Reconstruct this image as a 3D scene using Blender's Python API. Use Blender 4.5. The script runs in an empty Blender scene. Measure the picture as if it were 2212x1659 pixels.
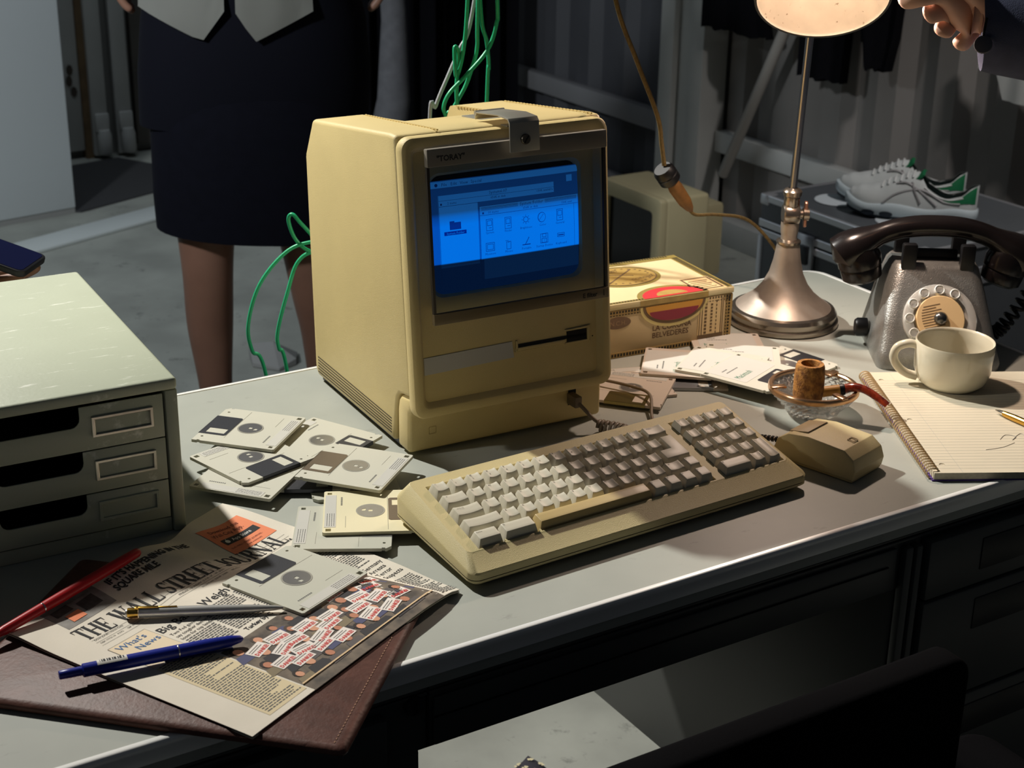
import bpy, bmesh, math, random
from math import sin, cos, pi, radians, sqrt, atan2
from mathutils import Matrix, Vector
random.seed(7)
scene = bpy.context.scene
COL = scene.collection

# ------------------------------------------------------------------ camera
def cam_axes(yaw, pitch, roll):
    f = Vector((sin(yaw)*cos(pitch), cos(yaw)*cos(pitch), -sin(pitch)))
    r = Vector((cos(yaw), -sin(yaw), 0)); u = r.cross(f)
    return cos(roll)*r+sin(roll)*u, -sin(roll)*r+cos(roll)*u, f
CAM_H = .7131
FPX = 3429.5
_r, _u, _f = cam_axes(radians(31.991), radians(22.021), radians(.920))
cam_data = bpy.data.cameras.new('camera')
cam = bpy.data.objects.new('camera', cam_data); COL.objects.link(cam)
cam.matrix_world = Matrix(((_r.x,_u.x,-_f.x,0),(_r.y,_u.y,-_f.y,0),(_r.z,_u.z,-_f.z,CAM_H),(0,0,0,1)))
cam_data.sensor_fit = 'HORIZONTAL'; cam_data.sensor_width = 36; cam_data.lens = 36*FPX/2212
cam_data.clip_start = .05; cam_data.clip_end = 40
cam_data.dof.use_dof = True; cam_data.dof.focus_distance = 1.55; cam_data.dof.aperture_fstop = 15
scene.camera = cam

# ------------------------------------------------------------------ world, lights, exposure
world = bpy.data.worlds.new('world'); scene.world = world; world.use_nodes = True
bg = world.node_tree.nodes['Background']; bg.inputs[0].default_value = (.75,.85,1,1); bg.inputs[1].default_value = .026
scene.view_settings.view_transform = 'Standard'; scene.view_settings.look = 'None'
scene.view_settings.exposure = 0; scene.view_settings.gamma = 1; scene.view_settings.use_curve_mapping = False

def lamp_light(name, kind, loc, energy, color, target=None, **kw):
    d = bpy.data.lights.new(name, kind); d.energy = energy; d.color = color
    for k, v in kw.items(): setattr(d, k, v)
    o = bpy.data.objects.new(name, d); COL.objects.link(o); o.location = loc
    if target is not None:
        o.rotation_euler = (Vector(target)-Vector(loc)).to_track_quat('-Z', 'Y').to_euler()
    return o
# stage spotlight hung high behind the desk
lamp_light('stage_spotlight', 'SPOT', (-.02,3.36,2.25), 560, (1,.97,.90), (.95,1.42,0), spot_size=radians(44), spot_blend=.95, shadow_soft_size=.05)
# unseen narrow spot, added to brighten the left side of the computer
lamp_light('added_side_fill', 'SPOT', (-1.3,1.78,1.12), 62, (1,.96,.88), (.74,1.50,.17), spot_size=radians(14), spot_blend=.5, shadow_soft_size=.06)
# cool overhead fill, added to lift the floor and board at the back
lamp_light('added_back_fill', 'AREA', (1.2,4.7,1.95), 6, (.80,.91,1), (1.2,4.9,0), shape='RECTANGLE', size=1.4, size_y=1.4, spread=radians(120))
# cool fill from front left, added to brighten the white board and waistcoat
lamp_light('added_board_fill', 'SPOT', (-1.2,1.5,1.7), 300, (.90,.96,1), (1.12,3.9,.40), spot_size=radians(56), spot_blend=.8, shadow_soft_size=.12)
# warm fill, added to brighten the shoes and bring out the wall ridges
lamp_light('added_shoe_fill', 'SPOT', (2.45,1.5,1.55), 60, (1,.95,.92), (2.75,2.75,-.30), spot_size=radians(50), spot_blend=.8, shadow_soft_size=.06)

# ------------------------------------------------------------------ helpers
def S(r, g, b, a=1):
    def c(x):
        x /= 255
        return x/12.92 if x <= .04045 else ((x+.055)/1.055)**2.4
    return (c(r), c(g), c(b), a)
MATS = {}
def mat(name, col, rough=.5, metal=0, var=0, vscale=20, bump=0, bscale=400, spec=.5, emit=None, estr=1, trans=0, ior=1.45, coat=0, alpha=1, col2=None, detail=3, wear=None):
    if name in MATS: return MATS[name]
    m = bpy.data.materials.new(name); m.use_nodes = True; nt = m.node_tree; N = nt.nodes; L = nt.links
    b = N['Principled BSDF']
    b.inputs['Base Color'].default_value = col; b.inputs['Roughness'].default_value = rough; b.inputs['Metallic'].default_value = metal
    b.inputs['Specular IOR Level'].default_value = spec; b.inputs['IOR'].default_value = ior
    b.inputs['Transmission Weight'].default_value = trans; b.inputs['Coat Weight'].default_value = coat; b.inputs['Alpha'].default_value = alpha
    if emit: b.inputs['Emission Color'].default_value = emit; b.inputs['Emission Strength'].default_value = estr
    tc = N.new('ShaderNodeTexCoord')
    if var or col2 or wear:
        nz = N.new('ShaderNodeTexNoise'); nz.inputs['Scale'].default_value = vscale; nz.inputs['Detail'].default_value = detail
        L.new(tc.outputs['Object'], nz.inputs['Vector'])
        rp = N.new('ShaderNodeValToRGB'); rp.color_ramp.elements[0].position = .35; rp.color_ramp.elements[1].position = .68
        k = 1-var
        rp.color_ramp.elements[0].color = col2 or (col[0]*k, col[1]*k, col[2]*k, 1); rp.color_ramp.elements[1].color = col
        L.new(nz.outputs['Fac'], rp.inputs['Fac']); out = rp.outputs['Color']
        if wear:
            wc, ws, lo, hi, stretch = wear
            mp = N.new('ShaderNodeMapping'); mp.inputs['Scale'].default_value = stretch; mp.inputs['Rotation'].default_value = (0,0,.6)
            n2 = N.new('ShaderNodeTexNoise'); n2.inputs['Scale'].default_value = ws; n2.inputs['Detail'].default_value = 6; n2.inputs['Roughness'].default_value = .7
            L.new(tc.outputs['Object'], mp.inputs['Vector']); L.new(mp.outputs['Vector'], n2.inputs['Vector'])
            r2 = N.new('ShaderNodeValToRGB'); r2.color_ramp.elements[0].position = lo; r2.color_ramp.elements[1].position = hi
            r2.color_ramp.elements[0].color = (0,0,0,1); r2.color_ramp.elements[1].color = (1,1,1,1)
            mx = N.new('ShaderNodeMixRGB'); mx.inputs['Color2'].default_value = wc
            L.new(n2.outputs['Fac'], r2.inputs['Fac']); L.new(r2.outputs['Color'], mx.inputs['Fac']); L.new(out, mx.inputs['Color1']); out = mx.outputs['Color']
        L.new(out, b.inputs['Base Color'])
    if bump:
        nb = N.new('ShaderNodeTexNoise'); nb.inputs['Scale'].default_value = bscale; nb.inputs['Detail'].default_value = 2
        L.new(tc.outputs['Object'], nb.inputs['Vector'])
        bp = N.new('ShaderNodeBump'); bp.inputs['Strength'].default_value = bump; bp.inputs['Distance'].default_value = .001
        L.new(nb.outputs['Fac'], bp.inputs['Height']); L.new(bp.outputs['Normal'], b.inputs['Normal'])
    MATS[name] = m
    return m

I4 = Matrix.Identity(4)
def T(x, y, z): return Matrix.Translation((x, y, z))
def RZ(a): return Matrix.Rotation(a, 4, 'Z')
def RX(a): return Matrix.Rotation(a, 4, 'X')
def RY(a): return Matrix.Rotation(a, 4, 'Y')
def frame(o, x, y, z=None):
    x = Vector(x).normalized(); y = Vector(y); y = (y-x*y.dot(x)).normalized(); z = x.cross(y)
    return Matrix(((x.x,y.x,z.x,o[0]),(x.y,y.y,z.y,o[1]),(x.z,y.z,z.z,o[2]),(0,0,0,1)))
def axis_frame(o, zdir, hint=(0,0,1)):
    z = Vector(zdir).normalized(); h = Vector(hint)
    if abs(z.dot(h.normalized())) > .97: h = Vector((1,0,0))
    x = h.cross(z).normalized(); y = z.cross(x)
    return Matrix(((x.x,y.x,z.x,o[0]),(x.y,y.y,z.y,o[1]),(x.z,y.z,z.z,o[2]),(0,0,0,1)))
def rrect(x0, x1, y0, y1, r, n=4):
    p = []
    for cx, cy, a0 in ((x1-r,y1-r,0),(x0+r,y1-r,pi/2),(x0+r,y0+r,pi),(x1-r,y0+r,1.5*pi)):
        for i in range(n+1):
            a = a0+pi/2*i/n; p.append((cx+r*cos(a), cy+r*sin(a)))
    return p
def circ(cx, cy, r, n=16, ry=None):
    return [(cx+r*cos(2*pi*i/n), cy+(ry or r)*sin(2*pi*i/n)) for i in range(n)]
def catmull(P, k=8, closed=False):
    P = [Vector(p) for p in P]; out = []; n = len(P)
    for i in range(n if closed else n-1):
        g = (lambda j: P[j % n]) if closed else (lambda j: P[max(0, min(n-1, j))])
        a, b, c, d = g(i-1), g(i), g(i+1), g(i+2)
        for j in range(k):
            t = j/k
            out.append(.5*((2*b)+(c-a)*t+(2*a-5*b+4*c-d)*t*t+(3*b-3*c+d-a)*t**3))
    if not closed: out.append(P[-1])
    return out

class MB:
    def __init__(s, M=I4): s.v = []; s.f = []; s.M = M
    def at(s, M): s.M = M; return s
    def add(s, vs, fs, M=None):
        M = s.M if M is None else s.M @ M
        o = len(s.v); s.v += [tuple(M @ Vector(p)) for p in vs]; s.f += [tuple(i+o for i in f) for f in fs]; return s
    def box(s, x0, x1, y0, y1, z0, z1, M=None):
        return s.add([(x0,y0,z0),(x1,y0,z0),(x1,y1,z0),(x0,y1,z0),(x0,y0,z1),(x1,y0,z1),(x1,y1,z1),(x0,y1,z1)],
                     [(3,2,1,0),(4,5,6,7),(0,1,5,4),(1,2,6,5),(2,3,7,6),(3,0,4,7)], M)
    def prism(s, poly, z0, z1, M=None):
        n = len(poly)
        return s.add([(x,y,z0) for x,y in poly]+[(x,y,z1) for x,y in poly],
                     [tuple(range(n-1,-1,-1)), tuple(range(n,2*n))]+[(i,(i+1)%n,(i+1)%n+n,i+n) for i in range(n)], M)
    def loops(s, Ls, cap0=True, cap1=True, closed=True, M=None):
        n = len(Ls[0]); vs = [p for l in Ls for p in l]; fs = []
        for j in range(len(Ls)-1):
            for i in range(n if closed else n-1):
                a = j*n+i; b = j*n+(i+1)%n; fs.append((a, b, b+n, a+n))
        if cap0: fs.append(tuple(range(n-1,-1,-1)))
        if cap1: fs.append(tuple(range((len(Ls)-1)*n, len(Ls)*n)))
        return s.add(vs, fs, M)
    def lathe(s, prof, n=32, M=None, cap0=False, cap1=False):
        return s.loops([[(r*cos(2*pi*i/n), r*sin(2*pi*i/n), z) for i in range(n)] for r, z in prof], cap0, cap1, True, M)
    def tube(s, P, r, n=8, caps=True, M=None, closed=False):
        P = [Vector(p) for p in P]; L = []; m = len(P)
        t0 = (P[1]-P[0]).normalized(); up = Vector((0,0,1)) if abs(t0.z) < .9 else Vector((1,0,0))
        x = up.cross(t0).normalized()
        for i, p in enumerate(P):
            if closed: t = (P[(i+1)%m]-P[i-1]).normalized()
            else: t = (P[min(i+1,m-1)]-P[max(i-1,0)]).normalized()
            x = (x-t*x.dot(t)).normalized(); y = t.cross(x)
            rr = r[i] if isinstance(r, (list, tuple)) else r
            L.append([p+x*rr*cos(2*pi*k/n)+y*rr*sin(2*pi*k/n) for k in range(n)])
        if closed: L.append(L[0])
        return s.loops(L, caps and not closed, caps and not closed, True, M)
    def poly(s, pts, M=None): return s.add([(p[0],p[1],p[2] if len(p) > 2 else 0) for p in pts], [tuple(range(len(pts)))], M)
    def fill(s, outer, holes=(), z0=0, z1=None, M=None):
        """flat plate with holes, optionally with thickness z0..z1"""
        bm = bmesh.new(); es = []
        for lp in [outer]+list(holes):
            vv = [bm.verts.new((x,y,0)) for x,y in lp]
            es += [bm.edges.new((vv[i], vv[(i+1)%len(vv)])) for i in range(len(vv))]
        bmesh.ops.triangle_fill(bm, edges=es, use_beauty=True, use_dissolve=False)
        bm.verts.index_update(); vs = [(q.co.x,q.co.y) for q in bm.verts]
        fs = []
        for f in bm.faces:
            ix = [q.index for q in f.verts]
            a = sum(vs[ix[i]][0]*vs[ix[(i+1)%3]][1]-vs[ix[(i+1)%3]][0]*vs[ix[i]][1] for i in range(3))
            fs.append(tuple(ix) if a > 0 else tuple(reversed(ix)))
        bm.free()
        if z1 is None: return s.add([(x,y,z0) for x,y in vs], fs, M)
        s.add([(x,y,z1) for x,y in vs], fs, M); s.add([(x,y,z0) for x,y in vs], [tuple(reversed(f)) for f in fs], M)
        for k, lp in enumerate([outer]+list(holes)):
            n = len(lp); a = sum(lp[i][0]*lp[(i+1)%n][1]-lp[(i+1)%n][0]*lp[i][1] for i in range(n))
            fl = (a > 0) == (k == 0)
            q = [(i,(i+1)%n,(i+1)%n+n,i+n) for i in range(n)]
            s.add([(x,y,z0) for x,y in lp]+[(x,y,z1) for x,y in lp], q if fl else [tuple(reversed(f)) for f in q], M)
        return s
    def build(s, name, m, parent=None, smooth=None, bevel=0, seg=2, loc=None, rot=None):
        me = bpy.data.meshes.new(name); me.from_pydata(s.v, [], s.f); me.update()
        if bevel:
            bm = bmesh.new(); bm.from_mesh(me); bmesh.ops.remove_doubles(bm, verts=bm.verts, dist=1e-6)
            bmesh.ops.recalc_face_normals(bm, faces=bm.faces)
            ed = [e for e in bm.edges if len(e.link_faces) == 2 and e.calc_face_angle(0) > radians(28)]
            bmesh.ops.bevel(bm, geom=ed, offset=bevel, segments=seg, profile=.5, affect='EDGES', clamp_overlap=True)
            bm.to_mesh(me); bm.free(); smooth = 35 if smooth is None else smooth
        if smooth:
            me.shade_smooth(); me.set_sharp_from_angle(angle=radians(smooth))
        return link(name, me, m, parent, loc, rot)

def link(name, me, m=None, parent=None, loc=None, rot=None):
    if m is not None and not me.materials: me.materials.append(m)
    o = bpy.data.objects.new(name, me); COL.objects.link(o)
    if parent is not None: o.parent = parent
    if loc is not None: o.location = loc
    if rot is not None: o.rotation_euler = rot
    return o
def tag(o, label=None, cat=None, group=None, kind=None):
    if label: o['label'] = label
    if cat: o['category'] = cat
    if group: o['group'] = group
    if kind: o['kind'] = kind
    return o
def thing(name, label, cat, loc=(0,0,0), rz=0, group=None, M=None):
    o = bpy.data.objects.new(name, None); COL.objects.link(o); o.empty_display_size = .02
    if M is not None: o.matrix_world = M
    else: o.location = loc; o.rotation_euler = (0,0,rz)
    return tag(o, label, cat, group)
def copy_tree(o, parent=None):
    c = o.copy(); COL.objects.link(c); c.parent = parent
    for ch in list(o.children): copy_tree(ch, c)
    return c
def boolean(o, cutter_mb, op='DIFFERENCE'):
    me = bpy.data.meshes.new('cutter'); me.from_pydata(cutter_mb.v, [], cutter_mb.f); me.update()
    c = bpy.data.objects.new('cutter', me); COL.objects.link(c); c.parent = o.parent; c.location = o.location; c.rotation_euler = o.rotation_euler
    md = o.modifiers.new('cut', 'BOOLEAN'); md.operation = op; md.object = c; md.solver = 'EXACT'
    bpy.context.view_layer.update()
    dg = bpy.context.evaluated_depsgraph_get()
    nm = bpy.data.meshes.new_from_object(o.evaluated_get(dg)); o.modifiers.clear(); o.data = nm
    bpy.data.objects.remove(c); bpy.data.meshes.remove(me)
    return o
def bake(o):
    bpy.context.view_layer.update()
    dg = bpy.context.evaluated_depsgraph_get()
    nm = bpy.data.meshes.new_from_object(o.evaluated_get(dg)); o.modifiers.clear(); o.data = nm
    return o
_TXT = {}
def text2d(s, size=1, align='LEFT', bold=0, sx=1, shear=0, res=2):
    """vertices and faces of a flat string; size is the height of a capital"""
    k = (s, bold, shear, res)
    if k not in _TXT:
        cu = bpy.data.curves.new('t', 'FONT'); cu.body = s; cu.size = 1; cu.resolution_u = res; cu.offset = bold; cu.shear = shear
        o = bpy.data.objects.new('t', cu); COL.objects.link(o); bpy.context.view_layer.update()
        me = bpy.data.meshes.new_from_object(o.evaluated_get(bpy.context.evaluated_depsgraph_get()))
        _TXT[k] = ([(v.co.x/.73, v.co.y/.73) for v in me.vertices], [tuple(p.vertices) for p in me.polygons])
        bpy.data.objects.remove(o); bpy.data.meshes.remove(me); bpy.data.curves.remove(cu)
    vs, fs = _TXT[k]
    if not vs: return [], []
    w = max(x for x, y in vs)
    dx = {'LEFT': 0, 'CENTER': -w/2, 'RIGHT': -w}[align]
    return [((x+dx)*size*sx, y*size, 0) for x, y in vs], fs
def text(mb, s, size, M=I4, **kw):
    vs, fs = text2d(s, size, **kw)
    if vs: mb.add(vs, fs, M)
    return mb
def subdiv_skin(name, verts, edges, radii, m, parent=None, levels=2, root=0):
    me = bpy.data.meshes.new(name); me.from_pydata(verts, edges, []); me.update()
    o = link(name, me, m, parent)
    sk = o.modifiers.new('skin', 'SKIN'); sk.use_smooth_shade = True; sk.branch_smoothing = .5
    for i, r in enumerate(radii):
        rr = r if isinstance(r, tuple) else (r, r)
        me.skin_vertices[0].data[i].radius = rr
        me.skin_vertices[0].data[i].use_root = (i == root)
    ss = o.modifiers.new('sub', 'SUBSURF'); ss.levels = levels; ss.render_levels = levels
    bake(o); o.data.materials.clear(); o.data.materials.append(m); o.data.shade_smooth()
    return o

# ------------------------------------------------------------------ materials
beige = mat('aged_beige_plastic', S(208,188,132), .48, var=.07, vscale=9, bump=.35, bscale=1500)
beige_k = mat('beige_keyboard_plastic', S(205,190,140), .5, var=.05, vscale=12, bump=.35, bscale=1500)
keycap = mat('taupe_keycap', S(206,200,180), .45, bump=.1, bscale=2500)
spacek = mat('yellowed_space_bar', S(188,165,112), .45)
dark = mat('black_plastic', S(14,14,16), .4)
black = mat('matte_black', S(6,6,7), .8)
ink = mat('black_ink', S(36,36,38), .8)
inkg = mat('grey_ink', S(95,95,92), .8)
steel = mat('brushed_steel', S(200,200,205), .25, metal=1)
chrome = mat('chrome', S(225,222,215), .12, metal=1)
pen_silver = mat('satin_silver', S(205,204,200), .28, metal=.55)
brass = mat('brass', S(214,170,80), .22, metal=1)
desk_top = mat('grey_linoleum', S(166,169,160), .5, var=.08, vscale=14, wear=(S(140,141,134),30,.62,.74,(1,3,1)))
desk_body = mat('dark_grey_enamel', S(78,80,78), .42, var=.06, vscale=6)
trim_m = mat('desk_edge_metal', S(246,246,242), .3, metal=.15)
# ------------------------------------------------------------------ the setting
FZ = -.74
concrete = mat('stained_concrete', S(166,168,160), .75, var=.28, vscale=5, bump=.2, bscale=120, detail=7, wear=(S(104,106,101),14,.60,.72,(1,1,1)))
def struct(name, mb, m, parent=None, **kw):
    o = mb.build(name, m, parent, **kw)
    if parent is None: tag(o, kind='structure')
    return o
struct('floor', MB().box(-3,4,-2,7,FZ-.05,FZ), concrete)
wall_m = mat('grey_painted_steel', S(140,136,132), .5, metal=0, var=.18, vscale=3, bump=.15, bscale=60)
post_m = mat('pale_grey_paint', S(196,196,192), .5, var=.12, vscale=5, bump=.1, bscale=60)
# corrugated right wall, running away from the camera
WX = 3.14
def corrugated(x, y0, y1, z0, z1, per=.21, dep=.036):
    mb = MB(); pts = []; y = y0
    while y < y1:
        for dy, dx in ((0,0),(.34*per,0),(.5*per,dep),(.84*per,dep)): pts.append((y+dy, x+dx))
        y += per
    f = [(p[1], p[0], z0) for p in pts]; g = [(p[1], p[0], z1) for p in pts]
    b = [(x+dep+.03, p[0], z0) for p in pts]; c = [(x+dep+.03, p[0], z1) for p in pts]
    mb.loops([b, f, g, c], False, False, False)
    return mb
wr = struct('wall_right', corrugated(WX, 1.2, 3.9, FZ, 2.0), wall_m)
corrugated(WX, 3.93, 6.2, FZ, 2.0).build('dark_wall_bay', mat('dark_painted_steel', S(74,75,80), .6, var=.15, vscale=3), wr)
for z0, z1, d, nm in ((-.46,-.395,.04,'wall_rail'),(FZ,-.66,.05,'bottom_rail'),(1.1,1.17,.04,'wall_rail')):
    MB().box(WX-d,WX+.002,1.2,3.80,z0,z1).build(nm, post_m, wr, bevel=.004)
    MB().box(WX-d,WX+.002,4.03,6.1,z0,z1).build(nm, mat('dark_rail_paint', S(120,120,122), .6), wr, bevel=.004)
# steel post on the wall
wp = MB(); wp.box(WX-.10,WX-.002,3.805,3.875,FZ,2.0); wp.box(WX-.075,WX-.002,3.875,3.955,FZ,2.0); wp.box(WX-.10,WX-.002,3.955,4.025,FZ,2.0)
struct('trim_1', wp, post_m, bevel=.005)
# far wall with the container doors
struct('wall_back', MB().box(-3,WX+.06,5.76,5.82,FZ,2.2), mat('far_wall_paint', S(150,150,146), .6, var=.15, vscale=2))
d1 = thing('door_1', 'container door', 'door', (0,5.72,FZ)); del d1['label']; del d1['category']; tag(d1, kind='structure')
MB().box(1.35,1.70,0,.04,.03,2.3).build('door_panel', post_m, d1, bevel=.004)
MB().box(1.70,1.73,-.01,.04,.0,2.3).build('door_gasket', mat('rust_gasket', S(120,98,70), .8, var=.3, vscale=20), d1)
MB().box(1.90,2.9,0,.04,.03,2.3).build('door_panel', mat('brown_grey_panel', S(96,92,86), .7, var=.2, vscale=8), d1, bevel=.004)
for x in (1.755,1.845):
    rod = MB(); rod.box(x-.03,x+.03,-.03,0,.01,2.3); rb = rod.build('door_jamb', post_m, d1, bevel=.008)
    MB().lathe([(0,0),(.022,0),(.026,.01),(.026,.07),(.02,.09),(0,.09)],14,T(x+.005,-.05,.02)).build('hinge_knuckle', post_m, rb, smooth=40)
    MB().box(x-.022,x+.03,-.045,-.03,.10,.17).build('hinge_plate', post_m, rb, bevel=.006)
for x, z in ((1.665,.33),(1.675,.25),(1.66,.29)):
    MB().prism(circ(0,0,.012,7,.02),0,.002,T(x,-.003,z)@RX(pi/2)).build('rust_stain', mat('rust_stain', S(70,62,54), .9), d1)
# floor strip in front of the doors and the tall white board
struct('trim_2', MB().at(T(1.09,4.66,FZ)@RZ(atan2(.209,.55))).box(-2.5,2.2,-.06,.06,0,.012), mat('floor_strip', S(205,210,208), .5), bevel=.004)
wb = thing('display_board', 'tall white board standing before the container doors', 'board', (1.315,5.0,FZ), radians(9.6))
MB().box(-1.4,.13,0,.035,.02,2.2).build('panel', mat('white_board', S(206,212,214), .55), wb, bevel=.003)
MB().box(-1.4,.13,.006,.030,0,.02).build('kick_rail', mat('board_rail', S(150,150,148), .6), wb)
shadow_mb = MB(); shadow_mb.prism([(1.42,5.05),(1.60,5.62),(1.80,5.66),(2.02,5.25),(1.46,5.02)],FZ,FZ+.006)  # thin dark sheet stands in for the white board's shadow on the floor
tag(shadow_mb.build('floor_shadow_sheet', mat('painted_board_shadow', S(58,58,60), .8), None), 'dark sheet painted as the white board shadow below the container doors', 'painted shadow')
# black curtain and grey pole behind the standing woman
cu = MB(); pts = [(2.20+i*.012, 4.86+.035*sin(i*.9)+.012*sin(i*2.3)) for i in range(70)]
cu.loops([[(x,y,FZ+.01) for x,y in pts],[(x,y+.01,.6) for x,y in pts],[(x,y,2.0) for x,y in pts]],False,False,False)
cu.loops([[(x,y+.02,2.0) for x,y in pts],[(x,y+.03,.6) for x,y in pts],[(x,y+.02,FZ+.01) for x,y in pts]],False,False,False)
tag(cu.build('curtain', mat('black_velvet', S(13,13,17), .95, spec=.1), None, smooth=60), 'black floor-length curtain hanging behind the standing woman', 'curtain')
gp = MB(); gp.tube([(2.30,4.47,FZ),(2.298,4.47,-.5),(2.33,4.47,-.35),(2.335,4.47,-.1),(2.32,4.47,.2),(2.30,4.47,2.0)],[.06,.06,.052,.040,.036,.036],12)
tag(gp.build('hanging_cloth_roll', mat('grey_cloth', S(108,108,112), .9, var=.2, vscale=30), None, smooth=60), 'grey cloth strip hanging in folds beside the black curtain', 'cloth')
# wall props
br = MB(); br.tube([(WX-.10,3.42,.02),(WX-.10,3.675,-.50)],.017,10)
tag(br.build('brace_bar', mat('brace_paint', S(150,146,140), .5), None, smooth=50), 'thin diagonal brace bar leaning across the corrugated wall', 'bar')
navy = mat('navy_wool', S(24,26,38), .9, spec=.15, var=.2, vscale=60, bump=.2, bscale=900)
blk_c = mat('black_wool', S(15,15,19), .95, spec=.1, var=.2, vscale=60)
def garment(outline, x, label, m, name='hanging_garment', folds=5):
    """outline: (y,z) polygon pairs from hem up; a draped cloth with thickness"""
    mb = MB(); n = 18; rows = outline
    F = []; Bk = []
    for (y0, y1, z) in rows:
        F.append([(x+.012*sin(folds*pi*i/n)+.004*sin(7*i), y0+(y1-y0)*i/n, z+.006*sin(i*1.3)) for i in range(n+1)])
        Bk.append([(p[0]+.03, p[1], p[2]) for p in F[-1]])
    L = [a+list(reversed(b)) for a, b in zip(F, Bk)]
    mb.loops(L, True, True)
    return tag(mb.build(name, m, None, smooth=50), label, 'clothes', 'dark clothes hung along the corrugated wall')
garment([(3.50,3.80,-.065),(3.52,3.80,.0),(3.55,3.80,.25),(3.60,3.78,.69)], WX-.12, 'dark jacket hung beside the grey steel post', blk_c, 'hanging_jacket')
garment([(3.185,3.36,-.135),(3.18,3.36,0),(3.18,3.37,.3),(3.19,3.35,.69)], WX-.12, 'black garment hanging straight behind the lamp shade', blk_c, 'hanging_trousers', 3)
garment([(2.99,3.06,-.065),(2.97,3.08,.02),(2.95,3.09,.3),(2.97,3.08,.69)], WX-.155, 'narrow black trousers hanging nearest the raised hand, longer leg', blk_c, 'hanging_trousers', 2)
garment([(3.03,3.14,-.01),(3.03,3.15,.05),(3.02,3.16,.3),(3.04,3.15,.69)], WX-.10, 'black trousers hanging nearest the raised hand, shorter leg', blk_c, 'hanging_trousers', 2)
hr = MB(); hr.tube([(WX-.12,2.6,.725),(WX-.12,3.95,.725)],.012,10); hr.tube([(WX-.12,2.62,.725),(WX,2.62,.725)],.01,8); hr.tube([(WX-.12,3.93,.725),(WX,3.93,.725)],.01,8)
tag(hr.build('clothes_rail', steel, None, smooth=50), 'steel clothes rail fixed high on the corrugated wall', 'rail')

# ------------------------------------------------------------------ desk
YF, YB, XL, XR = 1.0068, 1.6633, .02, 1.5604
DK = thing('desk', 'grey steel office desk with pale metal edge and drawer pedestals', 'desk', (0,0,FZ))
def D(mb): mb.M = T(0,0,-FZ)
def dk(): return MB(T(0,0,-FZ))
dk().prism(rrect(XL+.004,XR-.004,YF+.004,YB-.004,.03,5),-.030,0).build('desktop', desk_top, DK)
Ls = []
for ins, z in ((.0075,-.0005),(.0068,.0008),(.0025,.0010),(.0007,.0002),(0,-.0016),(0,-.0055),(.0012,-.008),(.0012,-.018),(.004,-.0185)):
    Ls.append([(x,y,z) for x,y in rrect(XL+ins,XR-ins,YF+ins,YB-ins,.032-ins,6)])
dk().loops(Ls, False, False).build('edge_trim', trim_m, DK, smooth=50)
AY = 1.0268
dk().box(.05,XR-.03,AY,YB-.03,-.103,-.0305).build('apron', desk_body, DK)
for z in (-.036,-.041,-.046): dk().box(.05,XR-.03,AY-.003,AY,z-.0017,z+.0012).build('apron_ridge', desk_body, DK, bevel=.0006, seg=1)
dr = dk().box(.565,1.112,AY-.004,AY-.0005,-.101,-.052).build('pencil_drawer', desk_body, DK, bevel=.002)
dk().box(.565,1.10,AY-.0055,AY-.004,-.0715,-.0705).build('drawer_groove', black, dr)
# left pedestal with lock
lp = dk().box(.06,.554,AY+.002,YB-.03,-.53,-.1035).build('pedestal', desk_body, DK, bevel=.004)
for z0, z1 in ((-.125,-.052),(-.30,-.130),(-.52,-.305)):
    fr = dk().box(.075,.515,AY-.014,AY-.0005,z0,z1).build('drawer_front', desk_body, DK, bevel=.003)
    dk().box(.20,.36,AY-.022,AY-.014,z1-.03,z1-.012).build('drawer_pull', mat('dark_pull', S(40,41,41), .4), fr, bevel=.003)
lk = dk().lathe([(0,.006),(.0085,.006),(.0095,.004),(.0095,0)],20,T(.5454,AY-.001,-.0534)@RX(pi/2)).build('lock', mat('lock_steel', S(70,71,72), .35, metal=.6), DK, smooth=40)
dk().box(.5438,.547,AY-.0078,AY-.0068,-.060,-.047).build('key_slot', black, lk)
dk().box(.5585,.5605,AY-.003,AY-.0005,-.10,-.038).build('pedestal_seam', black, DK)
# right pedestal with drawers
dk().box(1.1186,1.535,AY+.002,YB-.03,-.53,-.1035).build('pedestal', desk_body, DK, bevel=.004)
dk().box(1.1186,1.130,AY-.010,AY+.001,-.53,-.052).build('pedestal_frame', desk_body, DK, bevel=.003)
dk().box(1.132,1.1415,AY-.012,AY+.001,-.53,-.052).build('pedestal_frame', desk_body, DK, bevel=.003)
for z0, z1 in ((-.1195,-.050),(-.2575,-.123),(-.395,-.261),(-.52,-.399)):
    fr = dk().box(1.147,1.525,AY-.016,AY-.0005,z0,z1).build('drawer_front', desk_body, DK, bevel=.003)
    dk().box(1.225,1.40,AY-.0175,AY-.0155,z1-.052,z1-.014).build('drawer_pull', mat('dark_pull', S(40,41,41), .4), fr, bevel=.001)
for x, y in ((.09,1.06),(.09,1.60),(.50,1.06),(.09,1.33),(1.50,1.06),(1.50,1.60),(1.17,1.06)):
    lg = dk().box(x-.018,x+.018,y-.018,y+.018,FZ+.012,-.529).build('leg', desk_body, DK, bevel=.003)
    dk().lathe([(0,FZ),(.016,FZ),(.016,FZ+.012),(0,FZ+.012)],14,T(x,y,0)).build('foot', dark, lg)

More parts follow.
